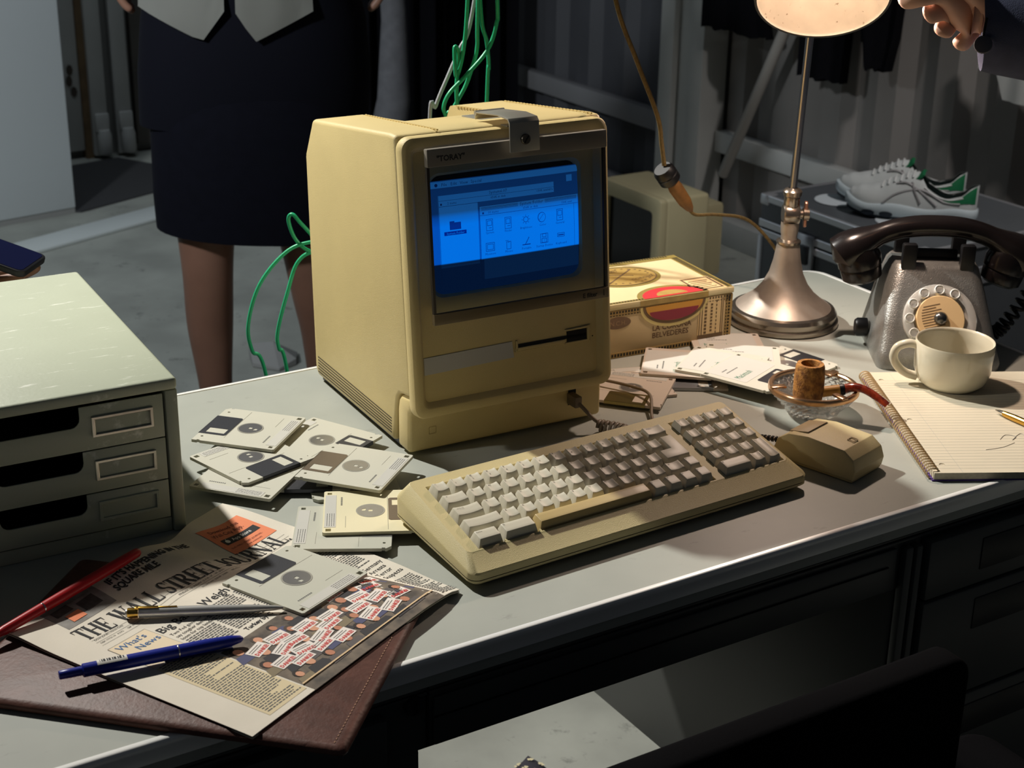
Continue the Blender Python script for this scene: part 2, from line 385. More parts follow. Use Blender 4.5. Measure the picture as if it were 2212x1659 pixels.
# ------------------------------------------------------------------ black office chair in front of the desk
chb = mat('black_vinyl', S(8,8,10), .9, spec=.05, bump=.2, bscale=300)
CH = thing('office_chair', 'black upholstered office chair pushed against the near side of desk', 'chair', (.73,.70,FZ))
def chm(): return MB(T(-.73,-.70,-FZ))
chm().loops([[(x,.795+dy,z) for x,z in rrect(.48,.975,-.42,-.0165,.02,5)] for dy in (0,.035)]).build('backrest', chb, CH, bevel=.008, seg=3)
chm().prism(rrect(.50,.95,.40,.78,.06,5),-.35,-.27).build('seat', chb, CH, bevel=.02, seg=3)
for x in (.42,.985):
    a = chm(); a.prism(rrect(x,x+.062,.50,.84,.028,5),-.165,-.135); ar = a.build('armrest', chb, CH, bevel=.012, seg=3)
    chm().box(x+.02,x+.042,.62,.68,-.34,-.160).build('armrest_post', dark, ar, bevel=.004)
    chm().box(min(x+.02,.75),max(x+.042,.75),.635,.665,-.36,-.338).build('armrest_bracket', dark, ar, bevel=.004)
chm().lathe([(.028,FZ+.10),(.028,-.35)],16,T(.725,.60,0)).build('column', dark, CH, smooth=40)
for i in range(5):
    a = 2*pi*i/5+.3
    lg = chm().tube([(.725,.60,FZ+.11),(.725+.24*cos(a),.60+.24*sin(a),FZ+.065)],[.024,.014],8).build('chair_leg', dark, CH, smooth=50)
    chm().lathe([(0,-.012),(.024,-.012),(.026,0),(.024,.012),(0,.012)],14,T(.725+.24*cos(a),.60+.24*sin(a),FZ+.026)@RX(pi/2)).build('caster', dark, lg, smooth=40)
# ------------------------------------------------------------------ compact computer
MW = .2438
MAC = thing('compact_computer', 'beige all-in-one compact computer with glowing blue screen and floppy slot', 'computer', (.7261,1.3708,0), radians(-2.829))
def yfr(z): return -.0207+.0305*(z-.05)/.295
rc = [(.0345,.006),(.252,.006),(.2585,.015),(.2685,.272),(.2440,.3175),(.040,.3445),(.0238,.345),(-.0082,.0715),(.0200,.0670),(.0262,.060),(.0285,.048)]
mb = MB(Matrix(((0,0,1,0),(1,0,0,0),(0,1,0,0),(0,0,0,1))))
mb.prism([(y,z) for y,z in rc],0,MW)
body = mb.build('rear_case', beige, MAC, bevel=.0055, seg=3)
ct = MB(); ct.loops([[(x,y,z) for x,y in ((.062,.131),(.170,.131),(.178,.40),(.056,.40))] for z in (.262,.40)])
boolean(body, ct); body.data.shade_smooth(); body.data.set_sharp_from_angle(angle=radians(32))
MB().box(.064,.172,.128,.25,.2615,.2622).build('handle_recess', beige, MAC)
for i in range(6):
    z = .0125+i*.0037
    MB().loops([[(-.00035,y,z+dz) for y, dz in ((.040,-.0006+.002*(1-i/5)),(.248,-.0006),(.248,.0006),(.040,.0006+.002*(1-i/5)))],[(.001,y,z+dz) for y, dz in ((.040,-.0006+.002*(1-i/5)),(.248,-.0006),(.248,.0006),(.040,.0006+.002*(1-i/5)))]]).build('vent_slot', mat('vent_shadow', S(62,52,34), .8), MAC)
for x0, x1 in ((.0575,.0474),(.172,.169),(.236,.231)):
    for i in range(26):
        t0 = i/26; y0 = .222-.204*t0; x = x0+(x1-x0)*t0; zz = .3445-(y0-.04)*.1323
        if y0 > .124 or x0 < .17 or x0 > .2: MB().box(x-.0009,x+.0009,y0-.0028,y0+.0028,zz-.0004,zz+.0012).build('top_vent', mat('vent_shade_top', S(190,168,110), .6), MAC)
# front bezel: loops in the leaning front plane (u right, w up, n towards the viewer)
LEAN = atan2(.0305,.295)
FM = frame((0,yfr(.05),.05),(1,0,0),(0,sin(LEAN),cos(LEAN)))   # z of this frame points to the viewer
FH = .295/cos(LEAN)
def fl(ins, n, r, u0=0, u1=MW, w0=0, w1=FH): return [(x,y,n) for x,y in rrect(u0+ins,u1-ins,w0+ins,w1-ins,r,6)]
CR = (.0315,.2125,.1262,.2565)  # crt opening u0,u1,w0,w1
mb = MB(FM)
mb.loops([fl(.0004,-.0135,.013), fl(0,-.012,.013), fl(0,-.004,.013), fl(.0012,-.0012,.0125), fl(.004,0,.011), fl(.0100,0,.008), fl(.0112,-.0006,.008), fl(.0160,-.0072,.006),
          [(x,y,-.0072) for x,y in rrect(*CR,.012,6)], [(x,y,-.0134) for x,y in rrect(CR[0]+.004,CR[1]-.004,CR[2]+.004,CR[3]-.004,.012,6)]], False, False)
mb.build('front_bezel', beige, MAC, smooth=32)
ch = MB(Matrix(((0,0,1,0),(1,0,0,0),(0,1,0,0),(0,0,0,1))))
ch.prism([(0,.004),(.0278,.004),(.0278,.047),(.0255,.0590),(.0195,.0660),(-.0082,.0705),(-.0082,.0560),(.0,.0500)],.0015,MW-.0015)
ch.build('chin', beige, MAC, bevel=.005, seg=3)
MB().box(.006,MW-.006,.03,.25,0.0,.007).build('base_foot', dark, MAC)
# floppy slot, tape, port
sl = MB(FM); sl.box(.1285,.2150,.0585,.0618,-.0072,-.0064); sl.box(.190,.2150,.0545,.0662,-.0072,-.0064)
sl.build('drive_slot', black, MAC)
sf = MB(FM); sf.box(.1255,.1875,.0545,.0583,-.0071,-.0050); sf.box(.1255,.1282,.0545,.0665,-.0071,-.0050); sf.box(.187,.219,.0670,.0690,-.0071,-.0055); sf.box(.187,.219,.0520,.0543,-.0071,-.0055); sf.box(.2155,.219,.0520,.0690,-.0071,-.0055)
sf.build('slot_surround', beige, MAC, bevel=.0008)
MB(FM).lathe([(0,0),(.0009,0)],10,T(.2228,.0565,-.0068)).build('eject_hole', black, MAC)
tag(MB(FM).add([(.0160,.0460,-.0064),(.1235,.0482,-.0066),(.1215,.0662,-.0064),(.0160,.0645,-.0064),(.0160,.0460,-.0069),(.1235,.0482,-.0071),(.1215,.0662,-.0069),(.0160,.0645,-.0069)],[(0,1,2,3),(7,6,5,4),(0,4,5,1),(1,5,6,2),(2,6,7,3),(3,7,4,0)]).build('blank_tape', mat('white_tape', S(186,184,178), .6), MAC), 'blank strip of white tape')
pt = MB().box(.1985,.2085,-.0003,.004,.0235,.0415).build('keyboard_port', black, MAC)
lg = MB(T(.0295,-.0004,.0267)@RX(pi/2)); lg.fill(rrect(-.0045,.0045,-.0045,.0045,.001,2),[rrect(-.0037,.0037,-.0037,.0037,.0008,2)])
lg.build('logo_outline', mat('embossed_beige', S(176,156,104), .5), MAC)
# crt: slightly bulged tube face with bands of brightness
SU0, SU1, SW0, SW1 = .0335,.2105,.1285,.2480
def bulge(u, w): return -.0086-.0016*(((u-.122)/.09)**2+((w-.19)/.065)**2)
def scr_mat(name, bright, mid, low, k=1.0):
    m = bpy.data.materials.new(name); m.use_nodes = True; nt = m.node_tree; N = nt.nodes; L = nt.links
    N.remove(N['Principled BSDF']); em = N.new('ShaderNodeEmission'); tc = N.new('ShaderNodeTexCoord'); sp = N.new('ShaderNodeSeparateXYZ'); rp = N.new('ShaderNodeValToRGB'); mr = N.new('ShaderNodeMapRange')
    mr.inputs['From Min'].default_value = .165; mr.inputs['From Max'].default_value = .30
    L.new(tc.outputs['Object'], sp.inputs[0]); L.new(sp.outputs['Z'], mr.inputs['Value']); L.new(mr.outputs[0], rp.inputs[0]); L.new(rp.outputs[0], em.inputs[0]); L.new(em.outputs[0], N['Material Output'].inputs[0])
    e = rp.color_ramp.elements
    def P(z): return (z-.165)/.135
    while len(e) < 7: e.new(.5)
    for el, (z, c) in zip(e, ((.165,low),(.2085,low),(.2095,bright),(.248,bright),(.2575,tuple((a+b)*.5 for a,b in zip(bright,mid))),(.262,mid),(.30,tuple(a*.8 for a in mid)))):
        el.position = P(z); el.color = (*c[:3],1)
    em.inputs[1].default_value = k
    return m
def screen_grid(mb, u0, u1, w0, w1, off=0, nx=10, ny=8):
    vs = []; fs = []
    for j in range(ny+1):
        for i in range(nx+1):
            u = u0+(u1-u0)*i/nx; w = w0+(w1-w0)*j/ny; vs.append((u,w,bulge(u,w)+off))
    for j in range(ny):
        for i in range(nx):
            a = j*(nx+1)+i; fs.append((a,a+1,a+nx+2,a+nx+1))
    return mb.add(vs, fs)
screen_grid(MB(FM), .031,.213,.1255,.257,-.0012,14,10).build('screen_tube', mat('dark_tube_glass', S(4,7,16), .12, spec=.5), MAC, smooth=60)
screen_grid(MB(FM), SU0,SU1,SW0,SW1,0,16,14).build('screen_raster', scr_mat('blue_phosphor', S(0,92,205), S(9,48,98), S(3,24,54)), MAC, smooth=60)
lit = scr_mat('blue_phosphor_lit', S(2,132,255), S(26,88,150), S(8,36,70))
def sq(mb, u0, u1, w0, w1, off=.0004): return screen_grid(mb, u0,u1,w0,w1,off,max(1,int((u1-u0)/.02)),max(1,int((w1-w0)/.02)))
wn = MB(FM)
sq(wn,SU0,SU1,.2405,.2472)           # menu bar
sq(wn,.043,.180,.2215,.2325); sq(wn,.043,.088,.1385+.018,.2215)     # first window
sq(wn,.0895,.2095,.160,.2165,.0007); sq(wn,.0930,.2090,.1385,.160,.0007)  # second window
sq(wn,.196,.203,.231,.238)
wn.build('screen_windows', lit, MAC)
gk = MB(FM)
def st(s, u, w, size, **kw):
    vs, fs = text2d(s, size, **kw)
    gk.add([(x+u,y+w,bulge(x+u,y+w)+.0011) for x,y,z in vs], fs)
def gl(u0, u1, w0, w1): sq(gk,u0,u1,w0,w1,.0010)
ufont = dict(res=1)
for s_, u in (('File',.0475),('Edit',.058),('View',.0685),('Special',.081)): st(s_, u, .2422, .0034, **ufont)
gk.add([(x,y,bulge(x,y)+.0011) for x,y in circ(.0415,.2437,.0018,10)],[tuple(range(10))])
st('System6.07', .112, .2285, .0034, align='CENTER', **ufont); st('656K in disk', .112, .2235, .0026, align='CENTER', **ufont); st('2 items', .053, .2228, .0026, **ufont); st('130K available', .158, .2240, .0026, **ufont)
gl(.043,.180,.2270,.2273); gl(.043,.0895,.2210,.2214); gl(.0895,.2095,.2163,.2167); gl(.0893,.0897,.141,.2165); gl(.0895,.2095,.2066,.2070); gl(.043,.0433,.1385,.2325)
for i in range(5):
    gl(.0915,.135,.2118+i*.0008,.2121+i*.0008); gl(.168,.2075,.2118+i*.0008,.2121+i*.0008)
st('System Folder', .1515, .2120, .0036, align='CENTER', **ufont); st('656K in disk', .150, .2080, .0027, align='CENTER', **ufont); st('10 items', .099, .2080, .0027, **ufont); st('130K avail', .188, .2080, .0024, **ufont)
gl(.0925,.0945,.2080,.2100); gl(.045,.047,.2225,.2245)
gl(.204,.2043,.160,.2066); gl(.0435,.0893,.1385+.0205,.1385+.0208)
sq(gk,.0545,.0675,.196,.2035,.0009); sq(gk,.0545,.0600,.2035,.2050,.0009)      # folder icon
def ibox(u, w, a, b, t=.0005):
    gl(u-a,u+a,w+b-t,w+b); gl(u-a,u+a,w-b,w-b+t); gl(u-a,u-a+t,w-b,w+b); gl(u+a-t,u+a,w-b,w+b)
def maccy(u, w): ibox(u,w,.0040,.0062); ibox(u,w+.0018,.0027,.0028); gl(u-.001,u+.0025,w-.0034,w-.0029)
maccy(.1005,.196); maccy(.1225,.1955); maccy(.186,.1965)
for a in range(8):
    d = (cos(a*pi/4), sin(a*pi/4)); c0 = (.144+d[0]*.0045,.1965+d[1]*.0045); gl(c0[0]-.0004,c0[0]+.0004,c0[1]-.0004,c0[1]+.0004)
gk.add([(x,y,bulge(x,y)+.001) for x,y in circ(.144,.1965,.0032,14)+circ(.144,.1965,.0026,14)],[(i,(i+1)%14,14+(i+1)%14,14+i) for i in range(14)])
gk.add([(x,y,bulge(x,y)+.001) for x,y in circ(.1635,.1965,.0050,14,.0055)+circ(.1637,.1965,.0044,14,.0049)],[(i,(i+1)%14,14+(i+1)%14,14+i) for i in range(14)])
for a in range(5): gl(.1605+.0018*a*.6,.1613+.0018*a*.6,.1940+.0012*a,.1948+.0012*a)
for s_, u, w in (('System',.1005,.1868),('Finder',.1225,.1862),('Brightness',.144,.1868),('Color',.1645,.1872),('General',.186,.1868),('Monitors',.1005,.1640),('Mouse',.1225,.1640),('Portable',.144,.1645),('Startup Device',.166,.1645),('Keyboard',.187,.1645)): st(s_, u, w, .0025, align='CENTER', **ufont)
ibox(.1005,.1725,.0052,.0046); ibox(.1005,.1725,.0037,.0031); ibox(.1225,.1715,.0027,.0042); gl(.1215,.1235,.1745,.1750); gl(.1185,.1225,.1765,.1769)
for a in range(6): gl(.1425+.0008*a,.1434+.0008*a,.1695+.0013*a,.1708+.0013*a)
gl(.139,.149,.1690,.1700); ibox(.166,.1735,.0047,.0052); ibox(.166,.1765,.0024,.0020); ibox(.166,.1710,.0030,.0024); st('?', .166, .1697, .0028, align='CENTER', **ufont); ibox(.187,.1745,.0045,.0022); gl(.1835,.1905,.1738,.1750)
gk.build('screen_graphics', scr_mat('dark_phosphor', S(0,52,150), S(4,28,70), S(3,18,44)), MAC)
sn = MB(FM); sq(sn,.0480,.0735,.1905,.1945,.0009); sn.build('selected_name', scr_mat('selected_blue', S(0,40,150), S(4,28,70), S(3,18,44)), MAC)
t_ = MB(FM); vs, fs = text2d('System Folder', .0026, 'CENTER', res=1); t_.add([(x+.0607,y+.1913,bulge(x+.0607,y+.1913)+.0014) for x,y,z in vs], fs); t_.build('selected_lettering', lit, MAC)

# ------------------------------------------------------------------ clip-on screen filter
FT = thing('screen_filter', 'dark clip-on glass filter hung over the computer screen by a metal clip', 'screen filter', (.7261,1.3708,0), radians(-2.829))
U0, U1, P0, P1 = .0205,.2315,.1035,.2855
gm = bpy.data.materials.new('filter_glass'); gm.use_nodes = True; nt = gm.node_tree; N = nt.nodes; N.remove(N['Principled BSDF'])
tr = N.new('ShaderNodeBsdfTransparent'); tr.inputs[0].default_value = (.80,.84,.88,1); gs = N.new('ShaderNodeBsdfGlossy'); gs.inputs['Roughness'].default_value = .06; gs.inputs[0].default_value = (.9,.95,1,1)
fr = N.new('ShaderNodeFresnel'); fr.inputs[0].default_value = 1.28; mx = N.new('ShaderNodeMixShader'); nt.links.new(fr.outputs[0], mx.inputs[0]); nt.links.new(tr.outputs[0], mx.inputs[1]); nt.links.new(gs.outputs[0], mx.inputs[2]); nt.links.new(mx.outputs[0], N['Material Output'].inputs[0])
MB(FM).box(U0+.001,U1-.001,P0+.010,P1-.016,.0108,.0132).build('glass_pane', gm, FT)
strip_m = mat('grey_filter_frame', S(120,114,104), .45)
ts = MB(FM).box(U0,U1,P1-.0185,P1,.009,.0165).build('top_strip', strip_m, FT, bevel=.001)
bs = MB(FM).box(U0,U1,P0,P0+.0120,.009,.0150).build('bottom_strip', mat('brown_filter_frame', S(112,98,72), .4), FT, bevel=.0008)
for u in (U0,U1-.0035): MB(FM).box(u,u+.0035,P0+.012,P1-.0185,.010,.0140).build('side_strip', mat('thin_filter_edge', S(58,52,44), .5), FT, bevel=.0005)
x_ = MB(FM); text(x_, '"TORAY"', .0058, T(U0+.0105,P1-.0128,.0166), bold=.03); x_.build('lettering', ink, ts)
x_ = MB(FM); text(x_, 'E filter', .0050, T(U1-.0330,P0+.0035,.0151), bold=.03); text(x_, 'I', .0075, T(U1-.0075,P0+.0028,.0151)); x_.build('lettering', ink, bs)
clip_m = mat('clip_metal', S(176,172,160), .38, metal=.75)
ck = MB()
ck.box(.1225,.158,.012,.115,.3422,.3436, Matrix.Shear('XZ',4,(0,0))@T(0,0,0))
ck.v = [(x,y,z-max(0,y-.04)*.1323+.0025) for x,y,z in ck.v]
ck.build('clip_plate', clip_m, FT, bevel=.0004)
kk = MB(); kk.loops([[(x,y,z) for y,z in ((.058,.3450),(.058,.3530),(.008,.3600),(-.0145,.3600),(-.0185,.3560),(-.0215,.3260),(-.0195,.3260),(-.0165,.3548),(-.0135,.3582),(.008,.3582),(.056,.3514),(.056,.3450))] for x in (.1085,.1430)])
cl = kk.build('clip_hook', clip_m, FT, bevel=.0006)
MB().tube([(.1085,.057,.3515),(.1430,.057,.3515)],.0028,10).build('clip_hinge', clip_m, FT, smooth=40)
sc = MB(frame((.1262,-.0206,.3385),(1,0,0),(0,.1,.995))).lathe([(0,.0022),(.0045,.0022),(.0055,.0010),(.0055,-.002)],20).build('clip_screw', mat('dark_clip_screw', S(96,90,80), .35, metal=.7), FT, smooth=40)
MB(frame((.1262,-.0206,.3385),(1,0,0),(0,.1,.995))).box(-.0045,.0045,-.0006,.0006,.0021,.0025,RZ(radians(55))).build('screw_slot', black, sc)
# ------------------------------------------------------------------ keyboard
KB = thing('keyboard', 'beige computer keyboard with grey keys and number pad, half in shadow', 'keyboard', (.6385,1.0845,0), radians(1.666))
KL, KD, KT = .410,.1435,radians(13.5)
U = .01942; KX, KY = .0225,.0249       # key block origin in case coordinates
def kz(y): return .0275+(y-.0225)*math.tan(KT)   # surface of the top cover
def kl(ins, zf, r, f=None, b=None):
    return [(x,y,zf(y)) for x,y in rrect(ins,KL-ins,ins if f is None else f,KD-(ins if b is None else b),r,5)]
mb = MB()
mb.loops([kl(.004,lambda y:.0040+.070*y,.008), kl(.0,lambda y:.0075+y*.085,.010), kl(0,lambda y:.0095+y*.085,.010)],True,False)
mb.build('bottom_tray', beige_k, KB, smooth=30)
mb = MB(); mb.loops([kl(.0008,lambda y:.0090+y*.085,.010), kl(.0008,lambda y:.0104+y*.085,.010)],False,False)
mb.build('case_seam', mat('seam_shadow', S(60,52,34), .8), KB)
def step(x0, x1, y0, y1): return [(x0,y0),(x1,y0),(x1,y1),(x0,y1)]
kx = lambda u_: KX+u_*U
ky = lambda r_: KY+(5-r_)*U*.972       # y of the back edge of row r
main = [(kx(-.02),ky(5)-.001),(kx(1.52),ky(5)-.001),(kx(1.52),ky(5)+.002),(kx(1.62),ky(5)+.002),(kx(1.62),ky(5)-.001),(kx(3.5),ky(5)-.001),(kx(3.5),ky(5)+.002),(kx(3.6),ky(5)+.002),(kx(3.6),ky(5)-.001),(kx(14.52),ky(5)-.001),(kx(14.52),ky(0)+.001),(kx(-.02),ky(0)+.001)]
NP = 15.2
pad = step(kx(NP-.02),kx(NP+4.02),ky(5)-.001,ky(0)+.001)
mb = MB()
outer = rrect(.0095,KL-.0095,.0225,KD-.0110,.006,5)
f0 = MB(); f0.fill(outer,[main,pad]); mb.v += [(x,y,kz(y)) for x,y,z in f0.v]; mb.f += f0.f
Lc = [kl(0,lambda y:.0103+y*.085,.010), kl(0,lambda y:.0155+y*.165,.010), kl(.0010,lambda y:.0172+y*.170,.010), [(x,y,kz(y)-.0007) for x,y in rrect(.0088,KL-.0088,.0210,KD-.0103,.006,5)], [(x,y,kz(y)) for x,y in outer]]
mb.loops(Lc, False, False)
for lp in (main, pad):
    a_ = [(x,y,kz(y)) for x,y in lp]; b_ = [(x,y,kz(y)-.011) for x,y in lp]
    mb.loops([b_,a_], False, False)
mb.build('top_cover', beige_k, KB, smooth=30)
w = MB(); w.add([(.006,.016,kz(.016)-.0105),(KL-.006,.016,kz(.016)-.0105),(KL-.006,KD-.009,kz(KD-.009)-.0105),(.006,KD-.009,kz(KD-.009)-.0105)],[(0,1,2,3)])
w.build('key_well', mat('dark_key_well', S(24,22,18), .7), KB)
_KM = {}
def keymesh(wu, hu=1, flat=False, big=False):
    k = (wu, hu, flat, big)
    if k in _KM: return _KM[k]
    W, H = wu*U-.0010, hu*U-.0010
    tx, ty0, ty1 = (.0031,.0046,.0018)
    h = .0110; n = 8; m = 3
    mb = MB(); top = []
    x0, x1 = -W/2+tx, W/2-tx; y0, y1 = -H/2+ty0, H/2-ty1
    def dish(s): return -(0 if flat else .0014)*(1-(2*s-1)**2)
    for j in range(m+1):
        for i in range(n+1):
            s = i/n; top.append((x0+(x1-x0)*s, y0+(y1-y0)*j/m, h+dish(s)))
    fs = [(j*(n+1)+i, j*(n+1)+i+1, (j+1)*(n+1)+i+1, (j+1)*(n+1)+i) for j in range(m) for i in range(n)]
    ring = [i for i in range(n+1)]+[j*(n+1)+n for j in range(1,m+1)]+[m*(n+1)+i for i in range(n-1,-1,-1)]+[j*(n+1) for j in range(m-1,0,-1)]
    o = len(top); bot = []
    for r_ in ring:
        p = top[r_]; bot.append((p[0]/(x1-x0)*(W), (p[1]-(y0+y1)/2)/(y1-y0)*H, 0))
    mb.add(top+bot, fs+[(ring[(i+1)%len(ring)], ring[i], o+i, o+(i+1)%len(ring)) for i in range(len(ring))])
    me = bpy.data.meshes.new('key'); me.from_pydata(mb.v,[],mb.f); me.update()
    bm = bmesh.new(); bm.from_mesh(me); bmesh.ops.recalc_face_normals(bm, faces=bm.faces)
    ed = [e for e in bm.edges if len(e.link_faces) == 2 and e.calc_face_angle(0) > radians(40)]
    bmesh.ops.bevel(bm, geom=ed, offset=.0006, segments=2, profile=.5, affect='EDGES'); bm.to_mesh(me); bm.free()
    me.shade_smooth(); me.set_sharp_from_angle(angle=radians(38)); me.materials.append(keycap)
    _KM[k] = me; return me
def add_key(uc, r0, wu, s='', hu=1, flat=False, m=None, two=None):
    yc = KY+(5-r0-hu/2)*U*.972; xc = kx(uc)
    rowz = [.0006,.0002,0,.0002,.0006][min(4,int(r0))]
    me = keymesh(wu, hu, flat)
    o = link('key', me, None, KB, (xc,yc,kz(yc)-.0052+rowz), (KT,0,0))
    if m is not None:
        o.data = me.copy(); o.data.materials.clear(); o.data.materials.append(m)
    if s:
        lm = MB(); sz = .0023
        x0 = -wu*U/2+.0040; y1 = hu*U/2-.0052
        if two:
            text(lm, two, sz, T(x0+.001,y1,.0110-.0005), res=1); text(lm, s, sz, T(x0+.0022,y1-.0048,.0110-.0007), res=1)
        else: text(lm, s, sz if len(s) < 2 else .0017, T(x0+(.0008 if len(s) < 2 else 0),y1-.0004,.0110-(.0006 if not flat else -.0001)), res=1, shear=0 if len(s) < 2 else .2)
        lm.build('legend', ink, o)
    return o
for i, (a, b) in enumerate(zip("`1234567890-=", "~!@#$%^&*()_+")): add_key(i+.5,0,1,a,two=b)
add_key(13.75,0,1.5,'Backspace')
add_key(.75,1,1.5,'Tab')
for i, a in enumerate('QWERTYUIOP[]'): add_key(2+i,1,1,a)
add_key(.875,2,1.75,'Caps Lock')
for i, a in enumerate("ASDFGHJKL;'"): add_key(2.25+i,2,1,a)
add_key(1.125,3,2.25,'Shift')
for i, a in enumerate('ZXCVBNM,./'): add_key(2.75+i,3,1,a)
add_key(12.875,3,1.25,'Shift'); add_key(14,3,1,'^',flat=True)
add_key(.75,4,1.5,'Option',flat=True); add_key(2.5,4,2.0,'%',flat=True)
add_key(7.0,4,7.0,flat=True,m=spacek)
for i, a in enumerate('\\<>v'): add_key(11+i,4,1,a,flat=True)
# return key: L-shaped
rk = MB(); P_ = [(-.875,-.5),(.875,-.5),(.875,1.5),(-.125,1.5),(-.125,.5),(-.875,.5)]
def off(P, d, e):
    out = []
    for x, y in P: out.append((x*U+(d if x < .5 and x > -1 else -d)*(1), y*U+(d if y in (-.5,) else -e)))
    return out
b0 = [(x*U,y*U,0) for x,y in [(-.85,-.475),(.85,-.475),(.85,1.475),(-.10,1.475),(-.10,.475),(-.85,.475)]]
t0 = [(x*U,y*U,.0110) for x,y in [(-.72,-.30),(.72,-.30),(.72,1.39),(.03,1.39),(.03,.39),(-.72,.39)]]
rk.loops([b0,t0],False,True)
ycr = KY+(5-2-.5)*U*.972
rko = rk.build('key', keycap, KB, bevel=.0007, loc=(kx(13.625),ycr,kz(ycr)-.0052), rot=(KT,0,0))
for r0, row in enumerate(('C=/*','789-','456+','123')):
    for i, a in enumerate(row): add_key(NP+i+.5,r0,1,'Clear' if a == 'C' else a)
add_key(NP+1,4,2,'0',flat=True); add_key(NP+2.5,4,1,'.'); add_key(NP+3.5,3,1,'Enter',hu=2)
for x in (.02,KL-.04): MB().box(x,x+.02,KD-.03,KD-.01,0,.014).build('rear_foot', dark, KB)
for x in (.02,KL-.04): MB().box(x,x+.02,.012,.022,0,.005).build('front_foot', dark, KB)

# coiled cable from the computer to the keyboard
cab = mat('taupe_cable', S(118,104,86), .5)
CC = thing('coiled_cable', 'brown coiled cable plugged into the front of computer', 'cable', (.927,1.355,0))
def lc(P): return [(x-.927,y-1.355,z) for x,y,z in P]
MB().box(-.0045,.0045,-.012,.006,.026,.039).build('plug', cab, CC, bevel=.0012)
MB().tube(catmull(lc([(.927,1.346,.032),(.930,1.338,.027),(.936,1.330,.018),(.942,1.324,.012)]),8),.0022,8).build('lead', cab, CC, smooth=50)
path = catmull([(.942,1.324,.0085),(.956,1.305,.0085),(.961,1.283,.0085),(.955,1.258,.0085),(.945,1.240,.010)],40)
hl = []
for i, p in enumerate(path):
    t_ = (path[min(i+1,len(path)-1)]-path[max(i-1,0)]).normalized(); x_ = t_.cross(Vector((0,0,1))).normalized(); a = i*2*pi/8.4
    hl.append(p+x_*.0062*cos(a)+Vector((0,0,1))*.0062*sin(a))
MB().tube(lc([tuple(p) for p in hl]),.0020,6).build('coil', cab, CC, smooth=60)

# ------------------------------------------------------------------ mouse
MO = thing('mouse', 'boxy beige one-button computer mouse beside the keyboard', 'mouse', (1.096,1.0795,0), radians(106-90))
ML, MWd = .101,.060
prof = [(.002,.004),(.0,.014),(.004,.026),(.016,.0345),(.060,.0365),(.084,.033),(.097,.024),(.101,.012),(.099,.004)]
mb = MB(); L_ = []
for ins, k in ((0,0),(.0,1)):
    pass
for x, sh in ((.0,0.0),(.0015,1),(MWd-.0015,1),(MWd,0.0)):
    L_.append([(x, y if sh else y*.985+.0008, z if sh else (z if z < .02 else z-.0035)) for y, z in prof])
mb.loops(L_,True,True)
mo = mb.build('body', mat('beige_mouse', S(202,186,140), .5, var=.05, vscale=20, bump=.3, bscale=1500), MO, bevel=.0035, seg=3)
MB().box(.001,MWd-.001,.003,.098,.001,.004).build('base_plate', mat('beige_mouse_base', S(178,162,118), .5), MO, bevel=.001)
bt = MB(); bt.loops([[(x,y,z+dz) for x,y,z in ((.011,.066,.0358),(MWd-.011,.066,.0358),(MWd-.011,.0885,.0312),(.011,.0885,.0312))] for dz in (0,.0016)])
bt.build('button', mat('taupe_mouse_button', S(170,150,112), .5, bump=.3, bscale=1500), MO, bevel=.0006)
bt = MB(); bt.fill(rrect(.0102,MWd-.0102,.0652,.0893,.0006,1),[rrect(.0109,MWd-.0109,.0659,.0886,.0005,1)]); bt.v = [(x,y,.0362-(y-.066)*.2) for x,y,z in bt.v]
bt.build('button_gap', mat('gap_shadow', S(50,42,30), .8), MO)
ap = MB(); ap.fill(rrect(.0255,.0345,.0185,.0275,.001,2),[rrect(.0265,.0335,.0195,.0265,.0008,2)],.0356,.0362)
ap.build('logo_outline', mat('embossed_beige2', S(150,132,92), .5), MO)
mc = catmull([(1.0885,1.187,.012),(1.080,1.205,.010),(1.074,1.222,.006),(1.069,1.237,.003),(1.055,1.262,.0028),(1.038,1.287,.0028),(1.018,1.300,.0028),(1.012,1.318,.0035),(1.036,1.357,.0145),(1.0337,1.388,.0145),(1.014,1.425,.0145),(1.000,1.447,.012),(.990,1.47,.006),(.990,1.56,.004),(.965,1.655,.010)],10)
MC = thing('mouse_cable', 'thin brown mouse cable running back behind the computer', 'cable', (1.0885,1.187,0))
def mcl(P): return [(p[0]-1.0885,p[1]-1.187,p[2]) for p in P]
MB().tube(mcl(mc),.0019,7).build('cord', cab, MC, smooth=60)
rb = MB(); pts = mc[1:26]
for i in range(0,len(pts)-1,2): rb.tube(mcl([pts[i],pts[i]+(pts[i+1]-pts[i])*.8]),.0038-.00004*i,8)
rb.build('strain_relief', dark, MC, smooth=50)
# ------------------------------------------------------------------ steel drawer unit
un_m = mat('sage_grey_enamel', S(186,192,170), .45, var=.06, vscale=10, bump=.12, bscale=250, wear=(S(226,228,214),26,.60,.70,(1,5,1)))
UN = thing('drawer_unit', 'grey-green steel desktop drawer unit with scratched top and three open-grip drawers', 'drawer unit', (.4623,1.3310,0), radians(-2.96))
UW, UD, UH = .262,.3578,.1588
sh = MB(); sh.box(-UW,0,-.0005,UD,.1470,UH); sh.build('top_panel', un_m, UN, bevel=.0035, seg=3)
for x0, x1 in ((-UW,-UW+.0125),(-.0122,0)): MB().box(x0,x1,.0005,UD,0,.1469).build('side_panel', un_m, UN, bevel=.002)
MB().box(-UW+.0128,-.0125,UD-.004,UD-.001,.002,.1468).build('back_panel', un_m, UN)
MB().box(-UW+.0128,-.0125,.004,UD-.005,0,.0150).build('base_panel', un_m, UN, bevel=.0015)
gr0, gr1 = -.1725,-.0925
